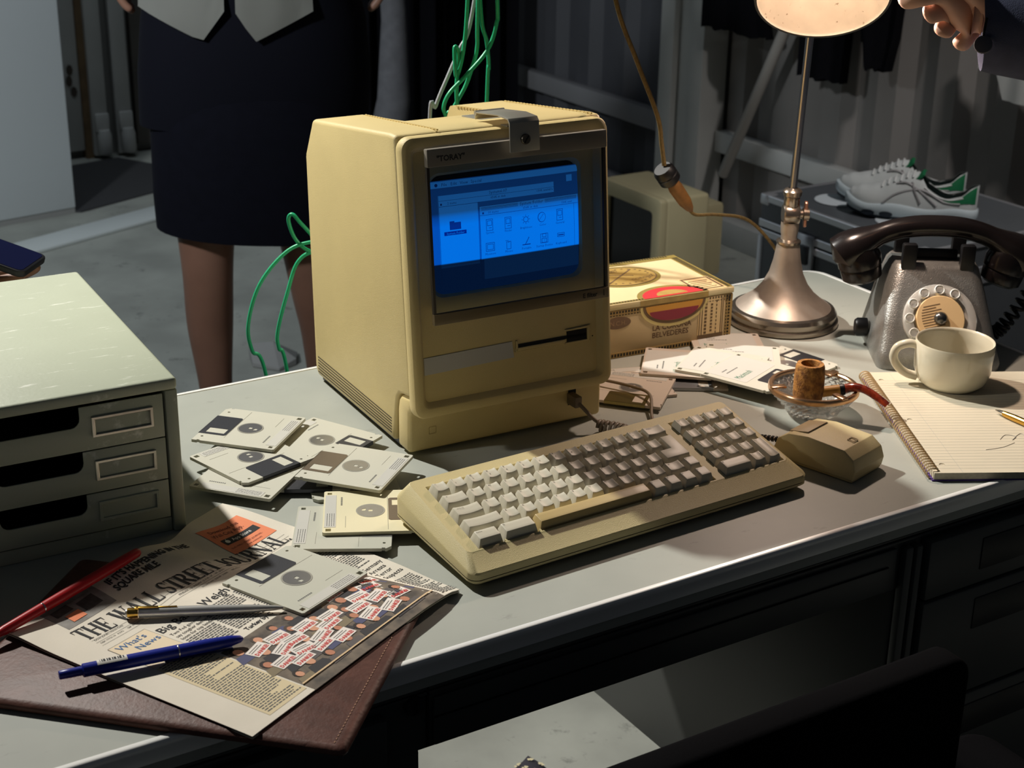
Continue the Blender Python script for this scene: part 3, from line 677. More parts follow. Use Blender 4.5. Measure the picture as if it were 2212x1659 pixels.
def drawer(z0, z1):
    H = z1-z0; x0, x1 = -UW+.0145,-.0142; d = .0195; r = .0085
    P = [(x0,z0),(x1,z0),(x1,z1),(gr1,z1)]
    P += [(gr1-r+r*cos(a)-.0015*0, z1-d+r+ -r*sin(a)*1) for a in [0,.4,.8,1.2,pi/2]]
    P += [(gr0+r-r*cos(a), z1-d+r-r*sin(a)) for a in [pi/2,1.2,.8,.4,0]]
    P += [(gr0,z1),(x0,z1)]
    front = MB(Matrix(((1,0,0,0),(0,0,1,0),(0,1,0,0),(0,0,0,1))))
    front.prism(P,.0015,.0035)
    fo = front.build('drawer_front', un_m, UN, bevel=.0007)
    t = MB(); t.box(x0,x1,.0036,UD-.02,z0,z0+.002); t.box(x0,x0+.002,.0036,UD-.02,z0,z1-.003); t.box(x1-.002,x1,.0036,UD-.02,z0,z1-.003); t.box(x0,x1,UD-.022,UD-.02,z0,z1-.003)
    t.build('drawer_tray', mat('drawer_inside', S(52,54,50), .7), fo)
    lh = MB(Matrix(((1,0,0,0),(0,0,1,0),(0,1,0,0),(0,0,0,1))))
    c = (z0+z1)/2+.001
    lh.fill([(-.0822,c-.0102),(-.0243,c-.0102),(-.0243,c+.0102),(-.0822,c+.0102)],[[(-.0790,c-.0072),(-.0275,c-.0072),(-.0275,c+.0072),(-.0790,c+.0072)]],-.0008,.0014)
    return fo, lh
for i, (z0, z1) in enumerate(((.1008,.1445),(.0572,.0998),(.0168,.0562))):
    fo, lh = drawer(z0, z1)
    tag(lh.build('label_holder', mat('nickel_frame', S(205,200,185), .3, metal=.9) if i < 2 else un_m, fo, bevel=.0005, seg=1), 'nickel label frame' if i < 2 else None)

# ------------------------------------------------------------------ leather portfolio
leather = mat('brown_leather', S(104,68,58), .5, var=.3, vscale=60, bump=.3, bscale=260, spec=.35)
PFM = T(.4285,.9135,.0)@RZ(radians(46.3))
PF = thing('leather_portfolio', 'dark brown stitched leather portfolio lying under the newspaper', 'portfolio', M=PFM)
mb = MB(); L_ = []
for z, ins in ((.0005,.004),(.002,.001),(.0045,0),(.007,.001),(.0095,.005)): L_.append([(x,y,z) for x,y in rrect(ins,.235-ins,ins,.330-ins,.006,4)])
mb.loops(L_); mb.build('cover', leather, PF, smooth=50)
MB().box(.003,.232,.003,.327,.0003,.0022).build('lower_cover', mat('black_leather_edge', S(30,22,20), .5), PF, bevel=.0008)
st_ = MB()
for i in range(52): st_.box(.006+i*.0043,.0085+i*.0043,.0105,.0112,.0094,.0100)
tag(st_.build('stitching', mat('tan_thread', S(150,112,88), .7), PF), kind='stuff')

# ------------------------------------------------------------------ newspaper
NBx, NBy = .3739,.9617
ES, ET = (.893,.449), (-.449,.893)
PFI = PFM.inverted()
def sstep(x): x = max(0,min(1,x)); return x*x*(3-2*x)
def nz(s, t):
    x = NBx+s*ES[0]+t*ET[0]; y = NBy+s*ES[1]+t*ET[1]
    q = PFI @ Vector((x,y,0))
    d = max(-q.x, q.x-.235, -q.y, q.y-.330)     # distance outside the portfolio
    z = .0032+.0085*(1-sstep(d/.045))
    b = math.exp(-((t-.262)/.035)**2)*(.35+.65*sstep((s-.02)/.1))*(1-.8*sstep((s-.22)/.05))
    z += .010*b + .0012*sin(s*38+t*9)*sstep((t-.1)/.1) + .0016*math.exp(-((s-.125)/.012)**2)*sstep((t-.12)/.1)
    z -= .0012*sstep((s-.255)/.03)*sstep((.08-t)/.05)
    return z
def npnt(s, t, dz=0): return (NBx+s*ES[0]+t*ET[0], NBy+s*ES[1]+t*ET[1], nz(s,t)+dz)
def tmax(s): return .272+.020*sstep((s-.20)/.06)
def sright(t): return .2855+.018*t/.29+.006*sin(t*14)
paper = mat('newsprint', S(222,214,198), .85, var=.05, vscale=30, bump=.1, bscale=600)
NW = thing('newspaper', 'folded broadsheet newspaper on the leather portfolio in front of drawer unit', 'newspaper')
def sheet(dz, ins, name, m):
    mb = MB(); nx, ny = 44, 44; vs = []; fs = []
    for j in range(ny+1):
        for i in range(nx+1):
            t = j/ny; s = i/nx; ss = ins+(sright(t*.28)-2*ins)*s; tt = ins*.5+(tmax(ss)-ins*1.5)*t - (.0035*(sin(ss*200)*.4) if j == 0 else 0)*0
            vs.append(npnt(ss,tt,dz))
    for j in range(ny):
        for i in range(nx):
            a = j*(nx+1)+i; fs.append((a,a+1,a+nx+2,a+nx+1))
    mb.add(vs, fs)
    o = len(mb.v); n0 = len(mb.v)
    mb.v += [(x,y,z-.0007) for x,y,z in mb.v]; mb.f += [tuple(reversed([i+o for i in f])) for f in fs]
    ring = [i for i in range(nx+1)]+[j*(nx+1)+nx for j in range(1,ny+1)]+[ny*(nx+1)+i for i in range(nx-1,-1,-1)]+[j*(nx+1) for j in range(ny-1,0,-1)]
    mb.f += [(ring[(i+1)%len(ring)],ring[i],ring[i]+o,ring[(i+1)%len(ring)]+o) for i in range(len(ring))]
    return mb.build(name, m, NW, smooth=60)
front = sheet(0,0,'front_page',paper)
pg2 = mat('newsprint_inner', S(196,188,172), .85)
sheet(-.0011,.0012,'inner_page',pg2); sheet(-.0022,.0004,'inner_page',pg2)
def prt(mb, vs2, fs, dz=.00025):
    mb.v += [npnt(x,y,dz) for x,y in vs2]; o = len(mb.v)-len(vs2); mb.f += [tuple(i+o for i in f) for f in fs]
def prect(mb, s0, s1, t0, t1, dz=.00025, step=.008):
    nx = max(1,int((s1-s0)/step)); ny = max(1,int((t1-t0)/step))
    vs = [(s0+(s1-s0)*i/nx, t0+(t1-t0)*j/ny) for j in range(ny+1) for i in range(nx+1)]
    prt(mb, vs, [(j*(nx+1)+i,j*(nx+1)+i+1,(j+1)*(nx+1)+i+1,(j+1)*(nx+1)+i) for j in range(ny) for i in range(nx)], dz)
def ptext(mb, s, x, y, size, dz=.0003, **kw):
    vs, fs = text2d(s, size, **kw); prt(mb, [(a+x,b+y) for a,b,c in vs], fs, dz)
def pfill(mb, poly, dz): prt(mb, poly, [tuple(range(len(poly)))], dz)
# serif capitals for the masthead, built from strokes
def stroke(P, wd):
    L_, R_ = [], []
    for i, (x, y) in enumerate(P):
        a = P[max(0,i-1)]; b = P[min(len(P)-1,i+1)]; dx, dy = b[0]-a[0], b[1]-a[1]; l = sqrt(dx*dx+dy*dy) or 1
        w_ = wd[i] if isinstance(wd, (list,tuple)) else wd
        L_.append((x-dy/l*w_/2, y+dx/l*w_/2)); R_.append((x+dy/l*w_/2, y-dx/l*w_/2))
    n = len(P); return L_+R_, [(i+n,i+1+n,i+1,i) for i in range(n-1)]
TK, TN, SF = .17,.05,.045
def bar(x, w_=TK, y0=0, y1=1): return stroke([(x,y0),(x,y1)], w_)
def ser(x, y, w_=.30): return stroke([(x-w_/2,y),(x+w_/2,y)], SF)
def arc(cx, cy, rx, ry, a0, a1, w0, w1, n=14):
    P = []; Wd = []
    for i in range(n+1):
        a = radians(a0+(a1-a0)*i/n); P.append((cx+rx*cos(a),cy+ry*sin(a))); Wd.append(w0+(w1-w0)*abs(cos(a)))
    return stroke(P, Wd)
GL = {
 'T': (.78,[bar(.39),ser(.39,.02,.34),stroke([(.04,.975),(.74,.975)],TN),stroke([(.06,.98),(.06,.72)],[.07,.02]),stroke([(.72,.98),(.72,.72)],[.07,.02])]),
 'H': (.92,[bar(.18),bar(.74),ser(.18,.02),ser(.18,.98),ser(.74,.02),ser(.74,.98),stroke([(.18,.52),(.74,.52)],TN)]),
 'E': (.74,[bar(.18),stroke([(.03,.975),(.66,.975)],TN),stroke([(.03,.025),(.68,.025)],TN),stroke([(.18,.52),(.48,.52)],TN),stroke([(.64,.98),(.64,.74)],[.07,.02]),stroke([(.66,.02),(.66,.28)],[.07,.02]),stroke([(.48,.40),(.48,.64)],.04)]),
 'W': (1.2,[stroke([(.14,1),(.40,0)],TK),stroke([(.40,0),(.62,.98)],TN),stroke([(.58,1),(.84,0)],TK),stroke([(.84,0),(1.08,.98)],TN),ser(.14,.98),ser(.58,.98,.26),ser(1.08,.98,.24)]),
 'A': (.88,[stroke([(.12,0),(.42,.98)],TN),stroke([(.42,1),(.72,0)],TK),ser(.12,.02,.24),ser(.74,.02,.30),stroke([(.22,.34),(.62,.34)],TN)]),
 'L': (.70,[bar(.18),ser(.18,.98),stroke([(.03,.025),(.64,.025)],TN),stroke([(.62,.02),(.62,.32)],[.07,.02])]),
 'S': (.66,[arc(.33,.74,.23,.235,30,270,.05,.14),arc(.33,.265,.25,.24,90,-150,.05,.15),stroke([(.55,.98),(.53,.70)],[.03,.06]),stroke([(.08,.02),(.09,.30)],[.03,.06])]),
 'R': (.86,[bar(.18),ser(.18,.02),stroke([(.03,.975),(.40,.975)],TN),arc(.38,.74,.25,.235,90,-90,.05,.17),stroke([(.18,.505),(.40,.505)],TN),stroke([(.40,.50),(.74,.02)],TK),ser(.78,.02,.2)]),
 'J': (.56,[bar(.34,TK,.18,1),ser(.34,.98),arc(.19,.18,.15,.20,0,-170,.05,.15)]),
 'O': (.92,[arc(.46,.5,.36,.475,0,360,.05,.18,28)]),
 'U': (.90,[bar(.18,TK,.3,1),ser(.18,.98),bar(.72,TN,.3,1),ser(.72,.98,.24),arc(.45,.30,.27,.275,180,360,.05,.16)]),
 'N': (.92,[bar(.17,TN),bar(.76,TN),stroke([(.15,1),(.76,0)],TK),ser(.17,.02,.26),ser(.14,.98,.2),ser(.76,.98,.26)]),
 '.': (.26,[([(.06,0),(.18,0),(.18,.13),(.06,.13)],[(0,1,2,3)])]), ' ': (.36,[])}
hd = MB()
def head(s_, x_, y_, size, nm='headline', m_=None, dz=.0003, **kw):
    mb = MB(); ptext(mb, s_, x_, y_, size, dz=dz, **kw); return mb.build(nm, m_ or ink, front)
mast = 'THE WALL STREET JOURNAL.'; tw = sum(GL[c][0] for c in mast); x = 0; MS0, MS1, MT, MHt = .030,.281,.2045,.0205
slope = (.1885-.2045)/(MS1-MS0)
for c in mast:
    for vs, fs in GL[c][1]:
        k = (MS1-MS0)/tw
        # split long strokes is unnecessary at this size
        prt(hd, [(MS0+(x+a)*k, MT+slope*(x+a)*k+b*MHt) for a,b in vs], fs, .0004)
    x += GL[c][0]
def tl(x): return slope*(x-MS0)
head('Big Banks Weigh Terms',.0740,.1610,.0100,sx=.93,bold=.01)
head('Two Fed governors',.0760,.1515,.0040,sx=.9); head('say tougher demands',.0760,.1455,.0040,sx=.9); head('loom for top lenders',.0760,.1395,.0040,sx=.9)
head('DOW JONES | News Corp',.034,.1985,.0022,sx=.95); head('FRIDAY - SUNDAY, JUNE 17 - 19, 2016',.128,.1905,.0026,sx=1.0)
head('DJIA 17733.10   0.53%      S&P 500 2077.99',.034,.1915,.0021,sx=1.0); head('STOXX 600  325.00  2.32%      OIL 46.21',.150,.1838,.0022,sx=1.0)
head('Turkey by C',.1165,.1040,.0052,bold=.02,sx=.95)
head("IF IT'S HAPPENING IN THE",.100,.2470,.0080,bold=.035,sx=.80); head('SQUARE MILE',.100,.2365,.0080,bold=.035,sx=.80)
for i, s_ in enumerate(('Germany','Arrests','Terror','Suspects')): head(s_,.2635,.0905-i*.0085,.0058,sx=.95)
hd.build('masthead', ink, front)
# hairlines
hh = MB()
for y in (.2015,.1960,.1890): prect(hh,.032,.283,y-.0008,y-.0005,.0003); 
prect(hh,.0290,.0720,.1795,.1799,.0004); prect(hh,.0290,.0293,.128,.1799,.0004); prect(hh,.0717,.0720,.128,.1799,.0004)
hh.build('rules', inkg, front)
wb_ = MB(); prect(wb_,.0293,.0717,.128,.1795,.00022); wb_.build('news_box', mat('cream_box', S(226,208,178), .85), front)
bl = MB(); ptext(bl,"What's",.0335,.1690,.0080,dz=.0005); ptext(bl,'News',.0440,.1575,.0080,dz=.0005); bl.build('blue_headline', mat('blue_ink', S(70,110,160), .8), front)
yb = MB(); prect(yb,.0290,.0745,.0070,.1260,.0002); yb.build('news_column', mat('buff_column', S(214,198,162), .85), front)
# running text: little word strokes
tx = MB()
def column(s0, s1, t0, t1, lead=.0029, h=.0013):
    t = t1
    while t > t0:
        s = s0; end = s1 if random.random() > .18 else s0+(s1-s0)*random.uniform(.3,.9)
        while s < end-.001:
            w_ = random.uniform(.0018,.0058); e = min(s+w_, end)
            prt(tx,[(s,t),(e,t),(e,t+h),(s,t+h)],[(0,1,2,3)],.0003); s = e+.0009
        t -= lead
column(.0320,.0725,.0090,.1240)
column(.0765,.1120,.1080,.1360); column(.1150,.1560,.1120,.1560); column(.1590,.2000,.1120,.1560); column(.2030,.2480,.0900,.1560); column(.2640,.2880,.0020,.0560,.0027); column(.2650,.2860,.0980,.150)
tx_o = tx.build('body_text', inkg, front); tag(tx_o, kind='stuff')
# orange advertisement and small pictures at the head of the page
ad = MB(); prect(ad,.2260,.2850,.2115,.2620,.0003); ad.build('orange_advert', mat('orange_print', S(232,138,98), .85), front)
at_ = MB(); ptext(at_,'Download the',.2340,.2500,.0056,dz=.0006,sx=.9); ptext(at_,'Wall City App.',.2310,.2420,.0056,dz=.0006,sx=.9); ptext(at_,'THE WALL STREET JOURNAL.',.2310,.2200,.0024,dz=.0006); ptext(at_,'Read ambitiously',.2480,.2155,.0022,dz=.0006)
at_.build('advert_lettering', mat('maroon_print', S(120,60,48), .85), ad_o if False else front)
ab = MB(); prect(ab,.2330,.2800,.2275,.2370,.0005); ab.build('app_button', ink, front)
aw = MB(); ptext(aw,'App Store',.2440,.2300,.0046,dz=.0008,bold=.01); pfill(aw,circ(.2380,.2320,.0026,12),.0008); pfill(aw,[(.2378,.2350),(.2388,.2364),(.2392,.2358),(.2384,.2348)],.0008); aw.build('button_lettering', mat('white_print', S(225,222,215), .8), front)
im = MB(); prect(im,.0340,.0900,.2290,.2640,.0002); im.build('picture_strip', mat('grey_print', S(150,146,140), .85, var=.3, vscale=120), front)
im = MB(); prect(im,.0640,.0820,.2370,.2520,.0005); prect(im,.040,.058,.2480,.258,.0005); im.build('small_picture', mat('dark_print', S(82,76,74), .85, var=.4, vscale=200), front)
im = MB(); prect(im,.0450,.0600,.2340,.2450,.0006); im.build('small_picture', mat('orange_print', S(232,138,98), .85), front)
# crowd photograph
PS0, PS1, PT0, PT1 = .0765,.2600,-.0005,.0990
ph = MB(); prect(ph,PS0,PS1,PT0,PT1,.0002); ph.build('photograph', mat('photo_dark_print', S(74,68,62), .8, var=.45, vscale=70, col2=S(118,106,92), detail=6), front)
m_hair = [mat('photo_hair_print', S(44,36,32), .8), mat('photo_hair_print2', S(74,60,50), .8)]; m_face = [mat('photo_skin_print', S(204,150,120), .8), mat('photo_skin_print2', S(182,124,96), .8)]
m_sign = mat('photo_sign_print', S(228,220,212), .8); m_coat = [mat('photo_coat_print', S(52,50,52), .8), mat('photo_coat_print2', S(128,116,92), .8), mat('photo_coat_print3', S(92,86,84), .8), mat('photo_coat_print4', S(78,80,110), .8)]; m_red = mat('red_print', S(196,62,58), .8)
rnd = random.Random(11)
def pp_(name, m_, polys, dz):
    mb = MB()
    for P in polys: pfill(mb, P, dz)
    return mb.build(name, m_, front)
cells = [(.085+i*.0215+(j%2)*.011, .087-j*.0150) for j in range(6) for i in range(9)]
for k_, (s, t) in enumerate(cells):
    s += rnd.uniform(-.004,.004); t += rnd.uniform(-.004,.004); g_ = rnd.uniform(1.1,1.5)
    if s > PS1-.007 or t < .017 or s < PS0+.006: continue
    dz = .0003+.00005*k_/9
    pp_('photo_coat', m_coat[rnd.randrange(4)], [[(s-.0085*g_,t-.0115*g_),(s+.0095*g_,t-.0110*g_),(s+.0070*g_,t-.0040*g_),(s-.0055*g_,t-.0035*g_)]], dz)
    pp_('photo_hair', m_hair[k_%2], [circ(s,t+.0014,.0038*g_,10,.0044*g_)], dz+.0001)
    pp_('photo_face', m_face[(k_//2)%2], [circ(s+.0003,t-.0006,.0029*g_,10,.0036*g_)], dz+.0002)
    if rnd.random() < .70:
        a = rnd.uniform(-.25,.28); c_, s_ = cos(a), sin(a); ox, oy = s+.0090*g_, t-.0070*g_+rnd.uniform(-.002,.004)
        def q(x, y): return (ox+x*c_-y*s_, oy+x*s_+y*c_)
        if ox+.0115 < PS1-.002 and oy-.008 > PT0+.014:
            z2 = dz+.0003
            pp_('photo_sign', m_sign, [[q(-.0108,-.0068),q(.0108,-.0068),q(.0108,.0068),q(-.0108,.0068)]], z2)
            mb = MB(); vs, fs = text2d('DANKE!', .0040, 'CENTER', bold=.04, sx=.95, res=1); prt(mb, [q(x,y-.0050) for x,y,z in vs], fs, z2+.0001); mb.build('photo_sign_lettering', m_red, front)
            pp_('photo_sign_lines', inkg, [[q(-.009,.0012+r_*.0024),q(.0075-r_*.002,.0012+r_*.0024),q(.0075-r_*.002,.0019+r_*.0024),q(-.009,.0019+r_*.0024)] for r_ in range(2)], z2+.0001)
sp = MB(); prect(sp,PS0,PS1,.0118,.0134,.0012); sp.build('photo_rail', mat('rail_print', S(214,186,146), .8), front)

# ------------------------------------------------------------------ pens
def pen(name, label, a, b, prof, extra=None, cat='pen'):
    a, b = Vector(a), Vector(b); L_ = (b-a).length
    M_ = axis_frame(a, b-a)
    o = thing(name, label, cat, M=M_)
    for nm, pr, mm in prof: MB().lathe([(r, z*L_) for r, z in pr], 20, None, True, True).build(nm, mm, o, smooth=45)
    if extra: extra(o, L_)
    return o
redm = mat('red_plastic', S(172,22,28), .35); bluem = mat('blue_plastic', S(16,34,140), .35); white_p = mat('white_plastic', S(225,222,214), .4)
def zat(x, y):
    dx, dy = x-NBx, y-NBy; return nz(dx*ES[0]+dy*ES[1], dx*ET[0]+dy*ET[1])
def on(x, y, r): return (x, y, zat(x,y)+r+.0012)
def redx(o, L_):
    MB().box(-.0016,.0016,.0042,.0062,L_*.60,L_*.98).build('clip', redm, o, bevel=.0005)
pen('red_ballpoint_pen','red plastic ballpoint pen lying at edge of newspaper by drawer unit',(.2325,1.1880,.0185),(.3872,1.2470,.0345),
    [('barrel',[(.0012,0),(.0020,.02),(.0042,.12),(.0046,.36)],redm),('upper_barrel',[(.0047,.365),(.0050,.50),(.0048,.90),(.0042,.985),(.0030,1)],redm),('ring',[(.00475,.357),(.00495,.360),(.00475,.364)],chrome)])
def silx(o, L_):
    c = MB(); c.box(-.0013,.0013,.0046,.0058,L_*.055,L_*.20); c.box(-.0006,.0006,.0046,.0056,L_*.20,L_*.32); c.box(-.0015,.0015,.003,.0058,L_*.05,L_*.075)
    c.build('clip', brass, o, bevel=.0004)
pen('silver_ballpoint_pen','polished silver ballpoint pen with gold arrow clip lying across newspaper',on(.3511,1.1782,.0042),on(.4704,1.1207,.0030),
    [('barrel',[(.0046,.075),(.0046,.30),(.0045,.55),(.0036,.80),(.0022,.95),(.0012,1)],pen_silver),('cap',[(.0038,0),(.0044,.004),(.0045,.05),(.0042,.07)],brass),('button',[(.0030,-.012),(.0034,-.008),(.0034,.01)],pen_silver)],silx)
def blux(o, L_):
    MB().box(-.0022,.0022,-.0072,-.0060,L_*.56,L_*.94).build('clip', mat('clear_blue_clip', S(30,40,110), .3), o, bevel=.0005)
    s_ = MB(); n = 8; s_.loops([[(.00585*cos(a),.00585*sin(a),z) for a in [radians(60+i*10) for i in range(n)]] for z in (L_*.20,L_*.36)],False,False,False)
    s_.build('price_sticker', white_p, o)
    l2 = MB()
    for i in range(14): l2.loops([[(.0060*cos(a),.0060*sin(a),L_*(.215+i*.0095)+dz) for a in [radians(64+j*10) for j in range(5)]] for dz in (0,.0004+.0006*(i%3))],False,False,False)
    l2.build('barcode', ink, o)
pen('blue_ballpoint_pen','blue plastic click pen with barcode sticker lying across newspaper and portfolio',(.2697,1.1030,.0215),on(.4190,1.0866,.0056),
    [('push_button',[(.0030,0),(.0036,.004),(.0038,.06),(.0038,.125)],bluem),('upper_barrel',[(.0040,.120),(.0056,.126),(.0057,.35),(.0056,.635)],bluem),('lower_barrel',[(.0056,.640),(.0055,.80),(.0046,.93),(.0030,.985),(.0012,1)],bluem),('ring',[(.0056,.634),(.0058,.6375),(.0056,.641)],steel)],blux)

# ------------------------------------------------------------------ floppy disks
FS, FD, FTk = .0940,.0900,.0033
def hole(x, y, r=.0022): return [(x-r,y-r),(x+r,y-r),(x+r,y+r),(x-r,y+r)]
F_out = [(.0,.0),(.0058,.0),(.0058,.0016),(.0090,.0016),(.0090,.0),(.0925,0),(FS,.0015),(FS,FD-.0015),(.0925,FD),(.0090,FD),(.0090,FD-.0016),(.0058,FD-.0016),(.0058,FD),(.0048,FD),(.0,FD-.0048)]
F_holes = [hole(.0885,.0055),hole(.0885,FD-.0055,.0026),circ(.0070,.0110,.0016,8),circ(.0070,FD-.0110,.0016,8)]
def cpt(P): return [(x-FS/2,y-FD/2) for x,y in P]
_fb = MB().fill(cpt(F_out),[cpt(h) for h in F_holes],0,FTk)
def shared(mb, name, smooth=None):
    me = bpy.data.meshes.new(name); me.from_pydata(mb.v,[],mb.f); me.update()
    if smooth: me.shade_smooth(); me.set_sharp_from_angle(angle=radians(smooth))
    return me
ME_body = shared(_fb, 'shell')
sx0, sx1, sy0, sy1 = -.0006,.0305,.0180,.0665
_s = MB(); wy0, wy1 = .0225,.0345
_s.fill(cpt([(sx0,sy0),(sx1-.002,sy0),(sx1,sy0+.002),(sx1,sy1-.002),(sx1-.002,sy1),(sx0,sy1)]),[cpt([(.0055,wy0),(.0270,wy0),(.0270,wy1),(.0055,wy1)])],FTk+.00002,FTk+.0003)
_s.box(sx0-FS/2,sx0-FS/2+.0005,sy0-FD/2,sy1-FD/2,-.0003,FTk+.0003)
_s.fill(cpt([(sx0,sy0),(sx1,sy0),(sx1,sy1),(sx0,sy1)]),[cpt([(.0055,wy0),(.0270,wy0),(.0270,wy1),(.0055,wy1)])],-.0003,-.00002)
ME_shut = shared(_s, 'shutter')
_h = MB(T(.001,0,0)); _h.fill(circ(0,0,.0126,28),[hole(0,0,.0020),[(.0040,-.0046),(.0085,-.0034),(.0085,.0002),(.0052,.0002)]],FTk-.0002,FTk+.0003)
ME_hub = shared(_h, 'hub')
_hr = MB(T(.001,0,0)); _hr.lathe([(.0127,FTk+.00005),(.0141,FTk+.00005),(.0143,FTk+.00025),(.0127,FTk+.00025)],28)
ME_ring = shared(_hr, 'hub_recess', 50)
_hd = MB(T(.001,0,0)); _hd.prism(circ(0,0,.0125,20),FTk-.0003,FTk-.0001); ME_hubdark = shared(_hd, 'hub_hole')
_l = MB(); _l.box(.0815-FS/2,.0925-FS/2,.0095-FD/2,FD/2-.0110,FTk,FTk+.00022); ME_lab = shared(_l, 'label_flap')
_p = MB(); rr_ = random.Random(5)
for r_ in range(4):
    y = .050-FD/2
    while y < FD/2-.014:
        w_ = rr_.uniform(.001,.003); _p.box(.0830+r_*.0022-FS/2,.0836+r_*.0022-FS/2,y,y+w_,FTk+.0002,FTk+.0003); y += w_+.0006
y = .014-FD/2
for i in range(9): _p.box(.0755-FS/2,.0772-FS/2,y+i*.0021,y+i*.0021+.0014,FTk,FTk+.0001)
ME_prt = shared(_p, 'fine_print')
_g = MB(); _g.box(.0310-FS/2,.0314-FS/2,sy0-.004-FD/2,FD/2-.004,FTk,FTk+.00012); _g.box(.0720-FS/2,.0724-FS/2,FD/2-.034,FD/2-.010,FTk,FTk+.00012); ME_grv = shared(_g, 'moulded_line')
# label side
_bl = MB(); _bl.prism(rrect(.0365-FS/2,.0920-FS/2,.0085-FD/2,FD/2-.0085,.002,3),FTk,FTk+.0002); ME_biglab = shared(_bl, 'paper_label')
_bt = MB(); text(_bt,'Macintosh',.0092,T(.0475-FS/2,FD/2-.014,FTk+.0003)@RZ(-pi/2),sx=.62); ME_mac = shared(_bt, 'label_lettering')
_bs = MB(); rr_ = random.Random(9)
for r_, (x_, n_) in enumerate(((.0745,4),(.0680,9))):
    y = FD/2-.020
    for i in range(n_): w_ = rr_.uniform(.0014,.0034); _bs.box(x_-FS/2,x_+.0016-FS/2,y-w_,y,FTk+.0002,FTk+.0003); y -= w_+.0007
ME_small = shared(_bs, 'label_small_print')
pl = {'w':mat('disk_white_plastic',S(198,196,182),.45,bump=.1,bscale=1200),'g':mat('disk_grey_plastic',S(188,188,174),.45,bump=.1,bscale=1200),'c':mat('disk_cream_plastic',S(222,214,180),.45,bump=.1,bscale=1200),'t':mat('disk_taupe_plastic',S(196,184,170),.45,bump=.1,bscale=1200)}
shm = {'d':mat('dark_shutter',S(72,73,78),.42,metal=.75,bump=.1,bscale=900),'b':mat('brown_shutter',S(120,108,94),.4,metal=.75,bump=.1,bscale=900),'s':mat('steel_shutter',S(150,152,154),.38,metal=.8),'y':mat('olive_shutter',S(150,136,84),.25,metal=.9)}
labm = mat('disk_label_paper', S(192,190,182), .7); hubm = mat('hub_steel', S(170,170,172), .3, metal=.9); greent = mat('green_lettering', S(34,112,84), .8)
def inst(name, me, m, parent):
    o = bpy.data.objects.new(name, me); COL.objects.link(o); o.parent = parent
    if not me.materials: me.materials.append(m)
    o.material_slots[0].link = 'OBJECT'; o.material_slots[0].material = m
    return o
def floppy(x, y, th, zu, zb, label, pc='w', sc='d', front=False, group=None, lab=True, tilt=(0,0)):
    """x,y measured at height zu; moved along the view ray to the real top height"""
    zt = zb+FTk; k = (CAM_H-zt)/(CAM_H-zu)
    M_ = T(x*k,y*k,zb)@RZ(radians(th))@RX(radians(tilt[0]))@RY(radians(tilt[1]))
    o = thing('floppy_disk', label, 'floppy disk', M=M_, group=group)
    inst('shell', ME_body, pl[pc], o)
    inst('shutter', ME_shut, shm[sc], o)
    if front:
        inst('paper_label', ME_biglab, labm, o); inst('label_lettering', ME_mac, greent, o); inst('label_small_print', ME_small, inkg, o)
    else:
        hb = inst('hub', ME_hub, hubm, o); inst('hub_recess', ME_ring, mat('hub_ring_plastic', S(150,148,138), .4), hb); inst('hub_hole', ME_hubdark, dark, hb)
        inst('moulded_line', ME_grv, mat('moulded_shadow', S(140,138,126), .6), o)
        if lab: inst('label_flap', ME_lab, labm, o); inst('fine_print', ME_prt, inkg, o)
    return o
GL1 = 'floppy disks heaped between drawer unit and computer'; GL2 = 'floppy disks heaped below the cigar box'
floppy(.6479,1.3507,73.2,.0045,.0004,'floppy disk at the bottom of left heap, brown shutter towards viewer','g','b',group=GL1)
floppy(.6176,1.3887,62.0,.004,.0040,'floppy disk mostly buried in left heap with dark shutter edge showing','w','d',group=GL1)
floppy(.6637,1.4507,117.8,.0035,.0078,'white floppy disk nearest the computer side in left heap','w','d',group=GL1)
floppy(.5611,1.4088,-139.4,.0045,.0078,'floppy disk in left heap with its label edge facing the newspaper','w','d',group=GL1)
floppy(.5759,1.4401,104.9,.0075,.0116,'white floppy disk in left heap with dark shutter pointing at viewer','w','d',group=GL1)
floppy(.6570,1.3579,-50.0,.0120,.0154,'white floppy disk on top of left heap with brown shutter','w','b',group=GL1)
floppy(.6034,1.5095,-47.1,.0085,.0154,'floppy disk farthest back in left heap with dark shutter to the left','w','d',group=GL1)
floppy(.5917,1.2512,151.0,.005,.0048,'grey floppy disk lying half under a cream disk beside the newspaper','g','s',group=GL1)
floppy(.6265,1.2601,153.3,.010,.0085,'cream floppy disk tucked against left side of keyboard','c','b',group=GL1)
floppy(.5061,1.1737,-65.2,.010,zat(.5061,1.1737)+.0005,'grey floppy disk lying alone on the newspaper','g','d',group=GL1)
floppy(1.050,1.418,72,.006,.0004,'floppy disk lowest in right heap under hub-side disk','t','b',group=GL2)
floppy(1.0422,1.4027,41.8,.006,.0040,'taupe floppy disk with shiny olive shutter beside base of computer','t','y',group=GL2)
floppy(1.1300,1.4084,57.8,.005,.0004,'floppy disk with steel shutter towards viewer under a lettered disk','t','s',group=GL2,lab=False)
floppy(1.1389,1.4313,139.5,.010,.0076,'floppy disk with lettered white label nearest the cigar box left corner','t','s',True,GL2)
floppy(1.2603,1.3746,11.8+180,.004,.0004,'floppy disk with dark shutter half hidden behind the ashtray','w','d',group=GL2)
floppy(1.2150,1.4050,52,.010,.0076,'floppy disk with white label peeking from under the top lettered disk','w','d',True,GL2)
floppy(1.2330,1.4560,60.2,.006,.0040,'floppy disk lying right against front of cigar box','t','d',True,GL2)
floppy(1.1780,1.4010,125,.012,.0112,'floppy disk sticking out left of the top lettered disk','w','s',True,GL2)
floppy(1.1923,1.3597,111.8,.012,.0150,'white floppy disk with large green-lettered label on top of right heap','w','d',True,GL2)
